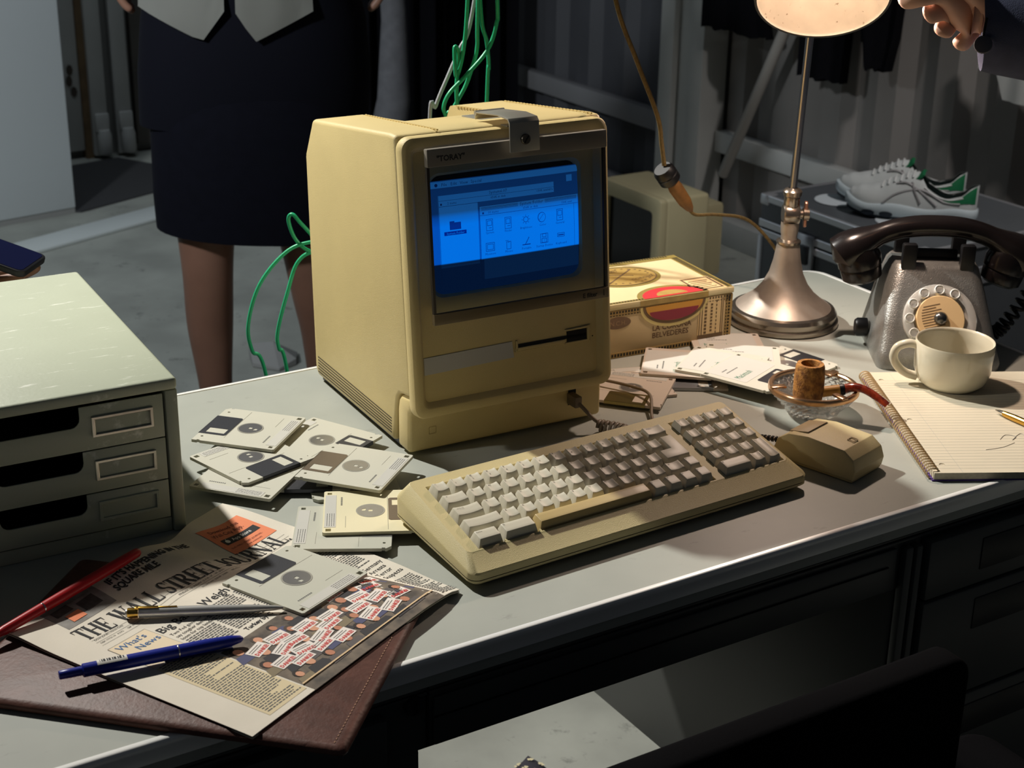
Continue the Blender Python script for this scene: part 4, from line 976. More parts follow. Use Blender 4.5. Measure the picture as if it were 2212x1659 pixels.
# ------------------------------------------------------------------ cigar box
CBW, CBD, CBH = .232,.1467,.0721
CG = thing('cigar_box', 'old paper-covered wooden cigar box with gold medallion and red seal', 'box', (1.2606,1.4873,0), radians(-5.48))
cigp = mat('cream_paper', S(220,205,160), .7, var=.10, vscale=14); cigf = mat('tan_paper', S(206,184,142), .7, var=.12, vscale=14)
cb = MB().box(-CBW,0,0,CBD,0,CBH-.0085).build('box_body', cigf, CG, bevel=.001)
lid = MB().box(-CBW-.0008,.0008,-.0008,CBD,CBH-.0078,CBH).build('lid', cigp, CG, bevel=.001)
trimd = mat('dark_lace_trim', S(46,40,28), .75); olive = mat('olive_gold_print', S(138,122,62), .6); goldp = mat('gold_print', S(178,150,84), .5, var=.2, vscale=90)
redp = mat('crimson_print', S(206,52,58), .6, var=.15, vscale=80); maroon = mat('wine_print', S(140,44,60), .6); buff = mat('buff_stamp', S(226,200,150), .7); brn = mat('brown_print', S(110,88,62), .7)
FR = Matrix(((1,0,0,0),(0,0,-1,0),(0,1,0,0),(0,0,0,1)))    # x,z on the front face, z of frame towards viewer
def cf(): return MB(FR)
def ct_(): return MB(T(0,0,CBH))
# lace strips: rows of small teeth
def lace(mk, pts, n, d0, d1, name, parent, m=trimd):
    mb = mk()
    for (x0,y0,x1,y1,wd) in pts:
        L_ = sqrt((x1-x0)**2+(y1-y0)**2); k = max(2,int(L_/n)); ux, uy = (x1-x0)/L_, (y1-y0)/L_; px, py = -uy, ux
        for i in range(k):
            a = L_*i/k; b = L_*(i+.62)/k
            mb.add([(x0+ux*a+px*0,y0+uy*a,d1),(x0+ux*b,y0+uy*b,d1),(x0+ux*b+px*wd,y0+uy*b+py*wd,d1),(x0+ux*a+px*wd,y0+uy*a+py*wd,d1)],[(0,1,2,3)])
    return tag(mb.build(name, m, parent), kind='stuff')
bs_ = cf(); bs_.box(-CBW,-.0015,CBH-.0160,CBH-.0095,0,.0004); bs_.box(-.0105,-.0005,.0015,CBH-.0095,0,.0004); bs_.box(-.2,-.1935,.0015,CBH-.0095,0,.0004); bs_.box(-CBW,-.0015,.001,.0075,0,.0004)
bs_.build('lace_band', mat('lace_ground', S(176,148,92), .7), CG)
lace(cf,[(-CBW,CBH-.0125,-.002,CBH-.0125,.003),(-CBW,CBH-.0158,-.002,CBH-.0158,.0015),(-.0040,.002,-.0040,CBH-.010,.003),(-.0085,.002,-.0085,CBH-.010,.0015),(-.1965,.002,-.1965,CBH-.010,.004),(-CBW,.002,-.002,.002,.004)],.0042,0,.0006,'lace_teeth',CG)
tb = ct_(); tb.box(-CBW,0,CBD-.013,CBD-.001,0,.0004); tb.box(-.0125,0,.001,CBD-.012,0,.0004); tb.box(-CBW,-.095,.0005,.0060,0,.0004)
tb.build('lid_band', olive, lid)
lace(ct_,[(-CBW,CBD-.006,-.012,CBD-.006,.004),(-.0030,.004,-.0030,CBD-.012,.004),(-.0075,.04,-.0075,CBD-.012,.003),(-CBW,.0015,-.098,.0015,.003)],.0040,0,.0006,'lid_lace',lid)
# gold medallion on the lid
mcx, mcy = -.1120,.0905
me_ = ct_(); me_.prism(circ(mcx,mcy,.0530,40,.0400),0,.0005); md = me_.build('medallion', olive, lid)
me_ = ct_(); me_.prism(circ(mcx,mcy,.0475,40,.0350),.0005,.0009); me_.build('medallion_field', goldp, md)
mm = ct_(); mm.fill(circ(mcx,mcy,.0480,40,.0355),[circ(mcx,mcy,.0462,40,.0340)],.0010); 
mm.box(-.036,.036,-.0010,.0010,.0009,.0012,T(mcx-.004,mcy,0)@RZ(radians(38))); mm.box(-.030,.030,-.0008,.0008,.0009,.0012,T(mcx-.012,mcy+.010,0)@RZ(radians(-24)))
for i in range(26):
    a = 2*pi*i/26; rr = (.040,.0290) if i % 2 else (.038,.0275)
    mm.add([(mcx+rr[0]*cos(a)+dx,mcy+rr[1]*sin(a)+dy,.0012) for dx,dy in ((-.0015,-.001),(.0015,-.001),(.0015,.001),(-.0015,.001))],[(0,1,2,3)])
for k in range(4): mm.fill(circ(mcx-.012+k*.004,mcy+.022,.0050-k*.0004,12,.0042),[circ(mcx-.012+k*.004,mcy+.022,.0044-k*.0004,12,.0036)],.0011)
text(mm,'CORONA',.0062,T(mcx+.004,mcy-.020,.0011)@RZ(radians(8)),shear=.15)
mm.build('medallion_engraving', brn, md)
# red and gold seal wrapping the front edge
sc_x = -.0880
se = ct_(); se.prism([(sc_x+.050*cos(a),.0385*sin(a)) for a in [pi*i/24 for i in range(25)]],0,.0006); so = se.build('seal', olive, lid)
se = ct_(); se.prism([(sc_x+.043*cos(a),.0005+.0310*sin(a)) for a in [pi*i/24 for i in range(25)]],.0006,.0009); se.build('seal_field', redp, so)
se = ct_(); se.prism([(sc_x+.022*cos(a),.004+.016*sin(a)) for a in [pi*i/16 for i in range(17)]],.0009,.0011); se.build('seal_crest', goldp, so)
se = cf(); se.box(sc_x-.050,sc_x+.050,CBH-.0076,CBH-.0003,.0008,.0012); se.build('seal_edge', goldp, so)
sl_ = cf(); sl_.prism([(sc_x-.050*cos(a),CBH-.0098-.0300*sin(a)) for a in [pi*i/24 for i in range(25)]],0,.0008); so2 = sl_.build('lower_seal', mat('cream_gold_print', S(214,196,130), .6), CG)
sl_ = cf(); sl_.prism([(sc_x-.046*cos(a),CBH-.0098-.0260*sin(a)) for a in [pi*i/24 for i in range(25)]],.0008,.0010)
sl_.build('lower_seal_ring', brn, so2)
sl_ = cf(); sl_.prism([(sc_x-.042*cos(a),CBH-.0098-.0220*sin(a)) for a in [pi*i/24 for i in range(25)]],.0010,.0012); sl_.build('lower_seal_field', mat('amber_print', S(206,150,60), .6), so2)
sl_ = cf(); sl_.prism([(sc_x-.036*cos(a),CBH-.0175-.0140*sin(a)) for a in [pi*i/24 for i in range(25)]],.0012,.0014); sl_.build('lower_seal_centre', maroon, so2)
# tax stamp on the corner
ts_ = cf(); ts_.box(-.0510,-.0130,.0080,CBH-.0095,0,.0006); sto = ts_.build('tax_stamp', buff, CG)
ts_ = ct_(); ts_.box(-.0540,-.0090,.0005,.050,0,.0006); sto2 = ts_.build('tax_stamp', buff, lid)
pp = cf()
for x in (-.0490,-.0455,-.0170,-.0145): pp.box(x-.0006,x+.0006,.012,CBH-.012,.0006,.0008)
for i in range(9): pp.box(-.0420,-.0385,.014+i*.0048,.0172+i*.0048,.0006,.0008); pp.box(-.0330,-.0300,.016+i*.0044,.0188+i*.0044,.0006,.0008); pp.box(-.0250,-.0235,.013+i*.0052,.0160+i*.0052,.0006,.0008)
pp.box(-.0510,-.0130,.0080,.0130,.0006,.0008); pp.build('stamp_print', brn, sto)
pp = ct_(); pp.fill([(-.052,.004),(-.011,.004),(-.011,.048),(-.052,.048)],[[(-.049,.007),(-.014,.007),(-.014,.045),(-.049,.045)]],.0008)
for i in range(5): pp.box(-.046,-.018-.004*(i%2),.011+i*.006,.0126+i*.006,.0006,.0009)
pp.build('stamp_print', brn, sto2)
nc = cf(); nc.prism(circ(-.1690,.0470,.0185,24,.0078),0,.0006); no = nc.build('oval_stamp', mat('brown_oval_print', S(118,94,72), .7), CG)
nc = cf(); text(nc,'N.C.H.',.0060,T(-.1690,.0440,.0008),align='CENTER'); nc.build('oval_lettering', mat('pale_brown_print', S(160,132,100), .7), no)
lt = cf(); text(lt,'LA CORONA',.0072,T(sc_x-.002,.0290,.0006),align='CENTER',bold=.012); text(lt,'BELVEDERES',.0072,T(sc_x-.004,.0195,.0006),align='CENTER',bold=.012)
lt.build('lettering', mat('lettering_brown', S(96,70,48), .7), CG)
ro = ct_(); ro.prism([(-.2150,.0165),(-.178,.0165),(-.2150,.040)],0,.0005); rO = ro.build('corner_ornament', olive, lid)
ro = ct_(); ro.prism([(-.2120,.019),(-.186,.019),(-.2120,.035)],.0005,.0008); ro.build('ornament_field', redp, rO)

# ------------------------------------------------------------------ desk lamp
LX, LY = 1.3665,1.5085
bronze = mat('tarnished_pewter', S(186,172,158), .45, metal=.6, var=.35, vscale=18, bump=.06, bscale=200)
bronze2 = mat('polished_pewter', S(168,156,142), .24, metal=.92, var=.15, vscale=20)
LM = thing('desk_lamp', 'antique pewter desk lamp with flared base and lit tilted shade', 'lamp', (LX,LY,0))
MB().lathe([(0,0),(.0715,0),(.0735,.002),(.0735,.007),(.0700,.0085),(.0705,.012),(.0712,.016),(.0680,.0205),(.0620,.0225)],56).build('base_ring', bronze2, LM, smooth=30)
MB().lathe([(.0635,.0218),(.0600,.0245),(.0500,.0315),(.0400,.0400),(.0300,.0525),(.0225,.0680),(.0180,.0860),(.0155,.1040),(.0142,.1090)],56).build('flared_base', bronze, LM, smooth=60)
MB().lathe([(.0142,.1085),(.0160,.1095),(.0160,.1125),(.0130,.1140),(.0110,.1150)],32).build('collar', bronze2, LM, smooth=35)
MB().lathe([(.0110,.1140),(.0105,.1200),(.0115,.1250),(.0120,.1330),(.0115,.1380)],32).build('stem', bronze, LM, smooth=50)
jr = MB(axis_frame((0,0,.1480),(-.86,.5,0))).lathe([(0,-.0105),(.0125,-.0105),(.0140,-.008),(.0140,.008),(.0125,.0105),(0,.0105)],28).build('joint', bronze2, LM, smooth=35)
MB(axis_frame((0,0,.1480),(.86,-.5,0))).lathe([(.006,.0105),(.006,.0150),(.0085,.0160),(.0085,.0230),(.006,.0240),(0,.0240)],20).build('thumb_screw', bronze2, jr, smooth=35)
kb_ = MB(axis_frame((.0165,-.0096,.1480),(.86,-.5,0))); kb_.prism(rrect(-.0045,.0045,-.0175,.0175,.0044,5),-.0020,.0020); kb_.build('wing', mat('copper_wing', S(196,146,124), .35, metal=.8), jr, bevel=.001)
MB().lathe([(.0085,.1570),(.0105,.1600),(.0105,.1720),(.0120,.1735),(.0125,.1790),(.0105,.1815),(.0060,.1835)],28).build('socket', bronze2, LM, smooth=35)
# head: rim centre and axis
HC = Vector((1.311-LX,1.423-LY,.4400)); HN = Vector((-.41,-.565,-.715)).normalized()
MB().tube([(0,0,.1800),(.0045,-.002,.36),(.0085,-.003,.500)],.0050,16).build('pole', steel, LM, smooth=50)
MB().tube(catmull([(.0085,-.003,.497),(.002,-.012,.509),HC-HN*.090],6),.0050,12).build('head_arm', bronze2, LM, smooth=50)
HM = axis_frame(HC, -HN)
shade_in = mat('white_enamel_shade', S(248,236,226), .5, var=.10, vscale=40, wear=(S(150,120,90),120,.63,.68,(1,1,1)))
shd = [(.0785,0),(.0775,.010),(.0720,.026),(.0610,.042),(.0450,.055),(.0260,.0625),(.0160,.0645)]
MB(HM).lathe([(r-.0006,z) for r,z in shd],56).build('shade_interior', shade_in, LM, smooth=60)
MB(HM).lathe([(.0770,-.001),(.0800,-.001),(.0802,.001),(.0790,.011),(.0735,.0275),(.0622,.0440),(.0460,.0572),(.0265,.0648),(.0165,.0665)],56).build('lamp_shade', mat('dark_green_enamel', S(38,40,36), .3), LM, smooth=50)
MB(HM).lathe([(.0165,.0600),(.0165,.0900),(.0120,.0960),(0,.0960)],24).build('lamp_holder', bronze2, LM, smooth=35)
bulb_m = mat('glowing_bulb', S(255,240,215), .3, emit=(1,.80,.55,1), estr=9)
MB(HM).lathe([(.008,.060),(.010,.052),(.0150,.040),(.0165,.031),(.0140,.022),(.008,.0165),(0,.0155)],24).build('bulb', bulb_m, LM, smooth=60)
st2 = MB(HM); a_ = radians(212)
MB(axis_frame((0,0,0),(0,0,1))).v
# round warning sticker inside the shade, lower left seen from the camera
def shade_pt(ang, z, off=.0012):
    for (r0,z0),(r1,z1) in zip(shd, shd[1:]):
        if z0 <= z <= z1:
            r = r0+(r1-r0)*(z-z0)/(z1-z0); return Vector(((r-off)*cos(ang),(r-off)*sin(ang),z))
    return Vector((0,0,z))
sk_ang = None
best = None
right = _r; upv = _u
for k in range(72):
    p = HM @ shade_pt(2*pi*k/72, .020)
    d = (p-HC); score = -d.dot(right)*1.0+d.dot(upv)*.35
    if best is None or score > best: best = score; sk_ang = 2*pi*k/72
def sticker(r, off, m, name):
    mb = MB(); vs = [HM @ shade_pt(sk_ang, .020, off)]
    for i in range(20):
        a = 2*pi*i/20; vs.append(HM @ shade_pt(sk_ang+r*cos(a)/.074, .020+r*sin(a), off))
    mb.add([tuple(v) for v in vs], [(0,1+i,1+(i+1)%20) for i in range(20)]); return mb.build(name, m, LM)
sticker(.0085,.0014,mat('warning_sticker', S(235,228,214), .6),'sticker')
plq = lamp_light('lamp_bulb_light','SPOT',(HM @ Vector((0,0,.010))),7.5,(1,.76,.62),HM @ Vector((0,0,.010))+HN,spot_size=radians(166),spot_blend=.35,shadow_soft_size=.014)
plq.parent = LM

# lamp cord with inline plug, hanging from above
LC = thing('lamp_cord', 'old twisted brown lamp cord hanging behind the cigar box with wooden-handled inline plug', 'cord', (1.2457,1.62,.19))
def off_(P): return [(p[0]-1.2457,p[1]-1.62,p[2]-.19) for p in P]
cordm = mat('braided_cord', S(110,92,52), .8, var=.4, vscale=300)
MB().tube(off_(catmull([(1.118,1.62,.56),(1.1531,1.62,.4211),(1.1888,1.62,.3444),(1.2258,1.62,.2701),(1.2350,1.62,.232),(1.2410,1.62,.203)],8)),.0030,8).build('upper_cord', cordm, LC, smooth=60)
MB().tube(off_(catmull([(1.2878,1.62,.1356),(1.300,1.62,.128),(1.330,1.615,.1255),(1.376,1.605,.1145),(1.405,1.585,.082),(1.412,1.560,.050),(1.400,1.545,.020)],8)),.0023,8).build('lower_cord', cordm, LC, smooth=60)
pd = Vector((.0455,0,-.056))
MB(axis_frame((0,0,0),pd)).lathe([(0,-.012),(.0120,-.012),(.0148,-.007),(.0148,-.001),(.0135,0),(.0148,.001),(.0148,.010),(.0120,.013),(0,.013)],24).build('plug', dark, LC, smooth=35)
MB(axis_frame((0,0,0),pd)).lathe([(.0075,.012),(.0098,.025),(.0090,.052),(.0055,.066),(.0020,.072)],14).build('wooden_handle', mat('dark_oak', S(120,84,40), .6, var=.35, vscale=90), LC, smooth=50)

# ------------------------------------------------------------------ telephone
TH = radians(-34)
PHN = thing('telephone', 'grey metal rotary telephone with clear dial and black handset cradle', 'telephone', (1.352,1.312,0), TH)
hammer = mat('hammered_grey_paint', S(150,150,146), .33, metal=.55, var=.12, vscale=200, bump=.45, bscale=700)
PW, PD, PHt = .150,.150,.118
# body loops: base outline to top outline
def rl(x0,x1,y0,y1,z,r): return [(x,y,z) for x,y in rrect(x0,x1,y0,y1,r,5)]
mb = MB(); mb.loops([rl(0,PW,0,PD,.0,.014), rl(-.001,PW+.001,-.001,PD,.010,.014), rl(.002,PW-.002,.006,PD,.022,.014), rl(.014,PW-.014,.050,PD-.006,.085,.016), rl(.021,PW-.021,.066,PD-.012,.110,.016), rl(.025,PW-.025,.072,PD-.018,.116,.014)])
mb.build('body', hammer, PHN, smooth=50)
for y0,y1,z0 in ((.066,.078,.100),(.118,.128,.100)):
    for x in (.030,PW-.048):
        MB().box(x,x+.018,y0,y1,z0,.142).build('cradle_prong', dark, PHN, bevel=.0025)
MB().box(.045,PW-.045,.094,.104,.112,.128).build('hook_bar', dark, PHN, bevel=.003)
# dial on the sloping face
dn = Vector((0,-(.085-.022),.050-.006)).normalized(); dc = Vector((PW/2,.0300,.0560))
DMx = frame(dc,(1,0,0),(0,.044,.063))
clear = mat('clear_acrylic', S(225,226,222), .08, spec=.6, alpha=.42)
do = MB(DMx).lathe([(.034,.0020),(.0440,.0020),(.0455,.0050),(.0440,.0080),(.0405,.0090),(.0340,.0090)],48).build('dial_rim', clear, PHN, smooth=35)
MB(DMx).lathe([(0,.0008),(.0452,.0008),(.0452,.0016)],48).build('dial_plate', mat('pale_dial_plate', S(196,190,180), .4), PHN, smooth=35)
for i in range(10):
    a = radians(60+i*30); M_ = DMx@T(.0375*cos(a),.0375*sin(a),.0025)
    MB(M_).lathe([(.0046,.0052),(.0056,.0075),(.0064,.0068),(.0066,.0),(.0056,0),(.0046,.0052)],16).build('finger_hole', mat('clear_bead', S(235,235,230), .06, spec=.8), do, smooth=60)
    if i % 1 == 0:
        nm_ = MB(M_); text(nm_, str((i+1)%10), .0042, T(0,-.002,-.0002)@RZ(radians(0)), align='CENTER', res=1); nm_.build('dial_number', ink, do)
MB(DMx).lathe([(0,.0098),(.0290,.0098),(.0300,.0088),(.0300,.003)],40).build('dial_card', mat('yellowed_card', S(222,190,140), .6), PHN, smooth=30)
dp = MB(DMx)
for i in range(9):
    y = .018-i*.0034; w_ = sqrt(max(0,.027**2-y*y))*.85
    dp.box(-w_,-.002 if i % 2 else .004,y,y+.0011,.0098,.0100, RZ(radians(14)))
dp.fill([(.002,-.020),(.020,-.016),(.019,-.011),(.001,-.015)],[[(.003,-.0192),(.0192,-.0156),(.0184,-.0116),(.002,-.0152)]],.0100)
dp.build('card_print', brn, PHN)
MB(DMx).lathe([(.0085,.0098),(.0080,.0130),(.0050,.0160),(0,.0170)],24).build('dial_hub', mat('chrome_hub', S(120,120,118), .2, metal=.9), PHN, smooth=50)
MB(DMx).tube([(.030,-.034,.010),(.034,-.040,.011),(.032,-.046,.008)],.0016,8).build('finger_stop', chrome, PHN, smooth=50)
MB().lathe([(0,.004),(.004,.003),(.0048,0)],16,T(PW-.020,.018,.030)@RX(radians(50))).build('orange_button', mat('orange_plastic', S(220,104,60), .4), PHN, smooth=50)
for x in (-.004,): MB(axis_frame((.0,.095,.022),(-1,0,0))).lathe([(.012,0),(.012,.012),(.010,.015),(0,.015)],20).build('side_knob', dark, PHN, smooth=40)
# handset
HS = thing('telephone_handset', 'black bakelite telephone handset resting on the cradle', 'handset', (1.352,1.312,0), TH)
bak = mat('black_bakelite', S(26,22,22), .22, var=.2, vscale=30)
def hs(t):   # arc centre line
    x = -.048+t*(PW+.096); u_ = (2*t-1)
    return Vector((x,.098,.158-.050*abs(u_)**2.4))
mb = MB(); L_ = []
N_ = 28
for i in range(N_+1):
    t = i/N_; u_ = abs(2*t-1); p = hs(t); d = (hs(min(1,t+.01))-hs(max(0,t-.01))).normalized()
    up = Vector((0,0,1)); side = Vector((0,1,0)); nrm = d.cross(side)*-1 if d.cross(side).z < 0 else d.cross(side)
    ry = .0140+.0130*sstep((u_-.50)/.35); rz = .0135+.0130*sstep((u_-.55)/.35)
    e = 1 if u_ < .96 else sqrt(max(.02,1-((u_-.96)/.04)**2))
    L_.append([p+side*ry*e*cos(2*pi*k/20)+nrm*rz*e*sin(2*pi*k/20) for k in range(20)])
mb.loops([[tuple(q) for q in l] for l in L_]); mb.build('grip', bak, HS, smooth=60)
for sgn_, nm in ((-1,'earpiece'),(1,'mouthpiece')):
    xc = PW/2+sgn_*(PW/2+.026)
    M_ = axis_frame((xc-sgn_*.006,.098,.122),(-sgn_*.25,0,-1))
    MB(M_).lathe([(.0190,-.020),(.0255,-.004),(.0282,.006),(.0275,.018),(.0255,.020),(.0262,.022),(.0250,.034),(.0200,.038),(0,.038)],28).build(nm, bak, HS, smooth=40)
# handset cord
hp = []
P_ = catmull([(PW+.052,.100,.128),(PW+.060,.104,.095),(PW+.048,.108,.060),(PW+.030,.110,.028),(PW+.020,.112,.014),(PW+.008,.116,.012)],26)
for i, p in enumerate(P_):
    t_ = (P_[min(i+1,len(P_)-1)]-P_[max(i-1,0)]).normalized(); a_ = Vector((0,1,0)); b_ = t_.cross(a_).normalized(); a = i*2*pi/8
    hp.append(p+a_*.0080*cos(a)+b_*.0080*sin(a))
MB().tube(hp,.0027,6).build('coiled_cord', dark, HS, smooth=60)

# ------------------------------------------------------------------ mug
china = mat('cream_china', S(208,202,180), .16, spec=.6, coat=.3)
MG = thing('coffee_mug', 'cream white china coffee mug standing on the notebook', 'mug', (1.377,1.2165,.0098))
mr, mh = .0460,.0560
MB().lathe([(0,.0012),(.026,.0010),(.031,0),(.0335,.0012),(.0405,.0075),(.0448,.020),(.0458,.040),(.0462,mh-.002),(.0455,mh),(.0442,mh-.0005),(.0432,mh-.003),(.0425,.040),(.0415,.022),(.0370,.011),(.025,.0075),(0,.0070)],56).build('cup', china, MG, smooth=60)
hd_ = Vector((-.80,.60,0)); hd_.normalize()
hp_ = [hd_*.0435+Vector((0,0,.0475)), hd_*.054+Vector((0,0,.0495)), hd_*.0665+Vector((0,0,.0440)), hd_*.0700+Vector((0,0,.0320)), hd_*.0640+Vector((0,0,.0200)), hd_*.0535+Vector((0,0,.0120)), hd_*.0405+Vector((0,0,.0085))]
MB().tube(catmull(hp_,8),[.0062]+[.0052]*40+[.0054]*9,12).build('handle', china, MG, smooth=60)
cof = MB().lathe([(0,.018),(.0405,.018)],40); cof.build('coffee', mat('pale_coffee', S(120,104,80), .2), MG)

# ------------------------------------------------------------------ spiral notebook
NBM = T(1.1713,1.0476,0)@RZ(radians(61.4-90))
NB = thing('spiral_notebook', 'open spiral notebook with lined cream page and purple cover', 'notebook', M=NBM)
ww, hh_ = .216,.2885
MB().box(.004,ww,0,hh_,.0004,.0016).build('back_cover', mat('purple_card', S(72,40,130), .5), NB)
MB().box(.006,ww-.001,.001,hh_-.001,.0017,.0085).build('page_block', mat('page_edges', S(206,196,172), .8, var=.15, vscale=300), NB)
tpg = mat('lined_page', S(206,197,174), .75, var=.03, vscale=20)
MB().fill([(.006,.001),(ww-.001,.001),(ww-.001,hh_-.001),(.006,hh_-.001)],[circ(.0205,y,.0032,12) for y in (.022,.142,.262)],.0086,.0092).build('top_page', tpg, NB)
ln = MB()
for i in range(34): ln.box(.010,ww-.002,.012+i*.0075,.0123+i*.0075,.00925,.00930)
ln.box(.0365,.0368,.002,hh_-.002,.00925,.00930)
tag(ln.build('ruled_lines', mat('pale_rule', S(176,176,166), .8), NB), kind='stuff')
cl_ = MB(); cm = mat('cream_coil', S(216,190,150), .35)
n_ = 46
for i in range(n_):
    y = .006+i*(hh_-.012)/(n_-1); P = [(.0062+.0068*cos(a),y+.0016*a/(2*pi),.0062+.0062*sin(a)) for a in [2*pi*k/12 for k in range(13)]]
    cl_ = MB().tube(P,.00095,5); cl_.build('coil_ring', cm, NB, smooth=60)
hl_ = MB()
for i in range(n_): hl_.box(.0108,.0132,.005+i*(hh_-.012)/(n_-1),.0070+i*(hh_-.012)/(n_-1),.00926,.00932)
tag(hl_.build('binding_holes', mat('binding_hole_shadow', S(80,70,56), .9), NB), kind='stuff')
sk = MB(); sk.tube(catmull([(.105,.085,.0094),(.115,.097,.0094),(.125,.092,.0094),(.118,.083,.0094),(.133,.100,.0094),(.140,.086,.0094),(.150,.104,.0094),(.165,.098,.0094),(.185,.118,.0094)],6),.00035,4); sk.tube(catmull([(.080,.058,.0094),(.100,.064,.0094),(.118,.076,.0094)],6),.0003,4)
sk.build('pencil_scribble', mat('pencil_graphite', S(150,146,136), .6), NB)
def gx(o, L_): MB().box(-.0012,.0012,.0042,.0054,L_*.70,L_*.97).build('clip', brass, o, bevel=.0004)
pen('gold_ballpoint_pen','slim gold ballpoint pen lying on the notebook at right edge',(1.3561,1.1272,.0134),(1.358,.990,.0140),[('tip',[(.0006,0),(.0010,.01),(.0022,.04),(.0030,.09)],chrome),('barrel',[(.0032,.09),(.0041,.20),(.0042,.62)],brass),('cap',[(.0043,.625),(.0043,.96),(.0035,1)],brass)],gx)

# ------------------------------------------------------------------ ashtray and pipe
AX, AY_ = 1.1920,1.2530
glassm = mat('cut_crystal', S(240,240,236), .04, trans=.85, ior=1.5, spec=.7)
AT = thing('glass_ashtray', 'cut crystal glass ashtray with copper rim beside the mouse', 'ashtray', (AX,AY_,0))
# faceted bowl: diamond cut outside and inside
def diamond(profile, n, amp):
    L_ = []
    for j, (r, z) in enumerate(profile):
        L_.append([((r+(amp if (i+j) % 2 else -amp))*cos(2*pi*i/n), (r+(amp if (i+j) % 2 else -amp))*sin(2*pi*i/n), z) for i in range(n)])
    return L_
outp = [(.030+.0205*sstep(k/11)**.8, .0015+.0285*k/11) for k in range(12)]
inp = [(.0468-.0250*(k/7)**1.3, .0300-.0200*(k/7)**.9) for k in range(8)]
mb = MB(); mb.loops(diamond(outp,60,.0009)+diamond(inp,60,.0007),True,True)
mb.build('crystal_bowl', glassm, AT)
cop = mat('copper_rim', S(196,158,122), .25, metal=.9)
MB().lathe([(.0462,.0300),(.0462,.0322),(.0475,.0335),(.0510,.0335),(.0522,.0315),(.0520,.0270),(.0508,.0268),(.0508,.0300)],56).build('copper_rim', cop, AT, smooth=35)
for a in (160,20,270):
    r_ = radians(a); MB(RZ(r_)).box(.0345,.0530,-.0045,.0045,.0322,.0352).build('cigarette_rest', cop, AT, bevel=.0012)
cob = mat('corn_cob', S(176,122,56), .8, var=.45, vscale=160, bump=.9, bscale=420, col2=S(112,70,28))
PP = thing('corncob_pipe', 'corncob tobacco pipe with amber stem resting in ashtray', 'pipe', (1.1755,1.2440,.0125))
MB().lathe([(0,0),(.0110,.0),(.0155,.004),(.0172,.016),(.0174,.036),(.0164,.0500),(.0150,.0530),(.0108,.0530),(.0100,.050),(.0094,.030),(0,.028)],32).build('bowl', cob, PP, smooth=50)
MB().lathe([(0,.036),(.0098,.036)],24).build('charred_tobacco', black, PP)
sd = Vector((.82,-.55,.16)).normalized()
MB(axis_frame(sd*.013+Vector((0,0,.016)),sd)).lathe([(0,0),(.0062,0),(.0060,.0240),(0,.0240)],20).build('shank', mat('reed_shank', S(196,144,62), .5), PP, smooth=40)
MB(axis_frame(sd*.036+Vector((0,0,.016)),sd)).lathe([(0,0),(.0066,0),(.0070,.003),(.0064,.0055),(0,.0055)],20).build('ferrule', dark, PP, smooth=40)
amb = mat('amber_acrylic', S(180,70,36), .1, trans=.35, spec=.7, var=.5, vscale=120, col2=S(92,24,16))
e0 = sd*.041+Vector((0,0,.0162))
sp_ = catmull([e0, e0+Vector((.008,-.007,.003)), e0+Vector((.016,-.017,.002)), e0+Vector((.024,-.033,-.005)), e0+Vector((.028,-.043,-.010))],8)
mb = MB(); L_ = []
for i, p in enumerate(sp_):
    t = i/(len(sp_)-1); d = (sp_[min(i+1,len(sp_)-1)]-sp_[max(i-1,0)]).normalized(); s_ = d.cross(Vector((0,0,1))).normalized(); n_2 = s_.cross(d)
    a, b = .0056+.0018*t, .0058-.0030*t
    L_.append([tuple(p+s_*a*cos(2*pi*k/16)+n_2*b*sin(2*pi*k/16)) for k in range(16)])
mb.loops(L_); mb.build('stem', amb, PP, smooth=50)
# ------------------------------------------------------------------ flight case and running shoes by the wall
FC = thing('flight_case', 'grey flight case with bright aluminium edges standing by the corrugated wall', 'case', (2.41,2.24,FZ))
cx1, cy1, ch_ = .46,.53,.48
case_m = mat('grey_laminate', S(92,96,100), .4, var=.1, vscale=8, wear=(S(130,134,138),40,.66,.72,(1,1,1))); alu = mat('aluminium', S(215,216,220), .3, metal=.7)
MB().box(.004,cx1-.004,.004,cy1-.004,.02,ch_-.085).build('case_body', case_m, FC)
MB().box(.004,cx1-.004,.004,cy1-.004,ch_-.073,ch_-.001).build('lid', case_m, FC)
MB().box(.006,cx1-.006,.006,cy1-.006,ch_-.085,ch_-.073).build('lid_gap', black, FC)
for z0, z1 in ((ch_-.016,ch_),(ch_-.078,ch_-.060),(ch_-.100,ch_-.083),(0,.022)):
    MB().fill([(0,0),(cx1,0),(cx1,cy1),(0,cy1)],[[(.012,.012),(.012,cy1-.012),(cx1-.012,cy1-.012),(cx1-.012,.012)]],z0,z1).build('edge_strip', alu, FC, bevel=.0015, seg=1)
for x in (0,cx1-.016):
    for y in (0,cy1-.016): MB().box(x,x+.016,y,y+.016,.02,ch_-.1).build('corner_strip', alu, FC, bevel=.002)
for x in (.0,cx1-.03):
    for y in (0,cy1-.03): MB().box(x-.001,x+.031,y-.001,y+.031,ch_-.025,ch_+.0015).build('corner_cap', alu, FC, bevel=.005)
la = MB(); la.box(-.008,.002,.33,.385,ch_-.15,ch_-.055); lo = la.build('latch', steel, FC, bevel=.004)
MB().box(-.014,-.008,.343,.372,ch_-.125,ch_-.08).build('latch_plate', mat('dark_latch', S(70,72,74), .3, metal=.8), lo, bevel=.003)
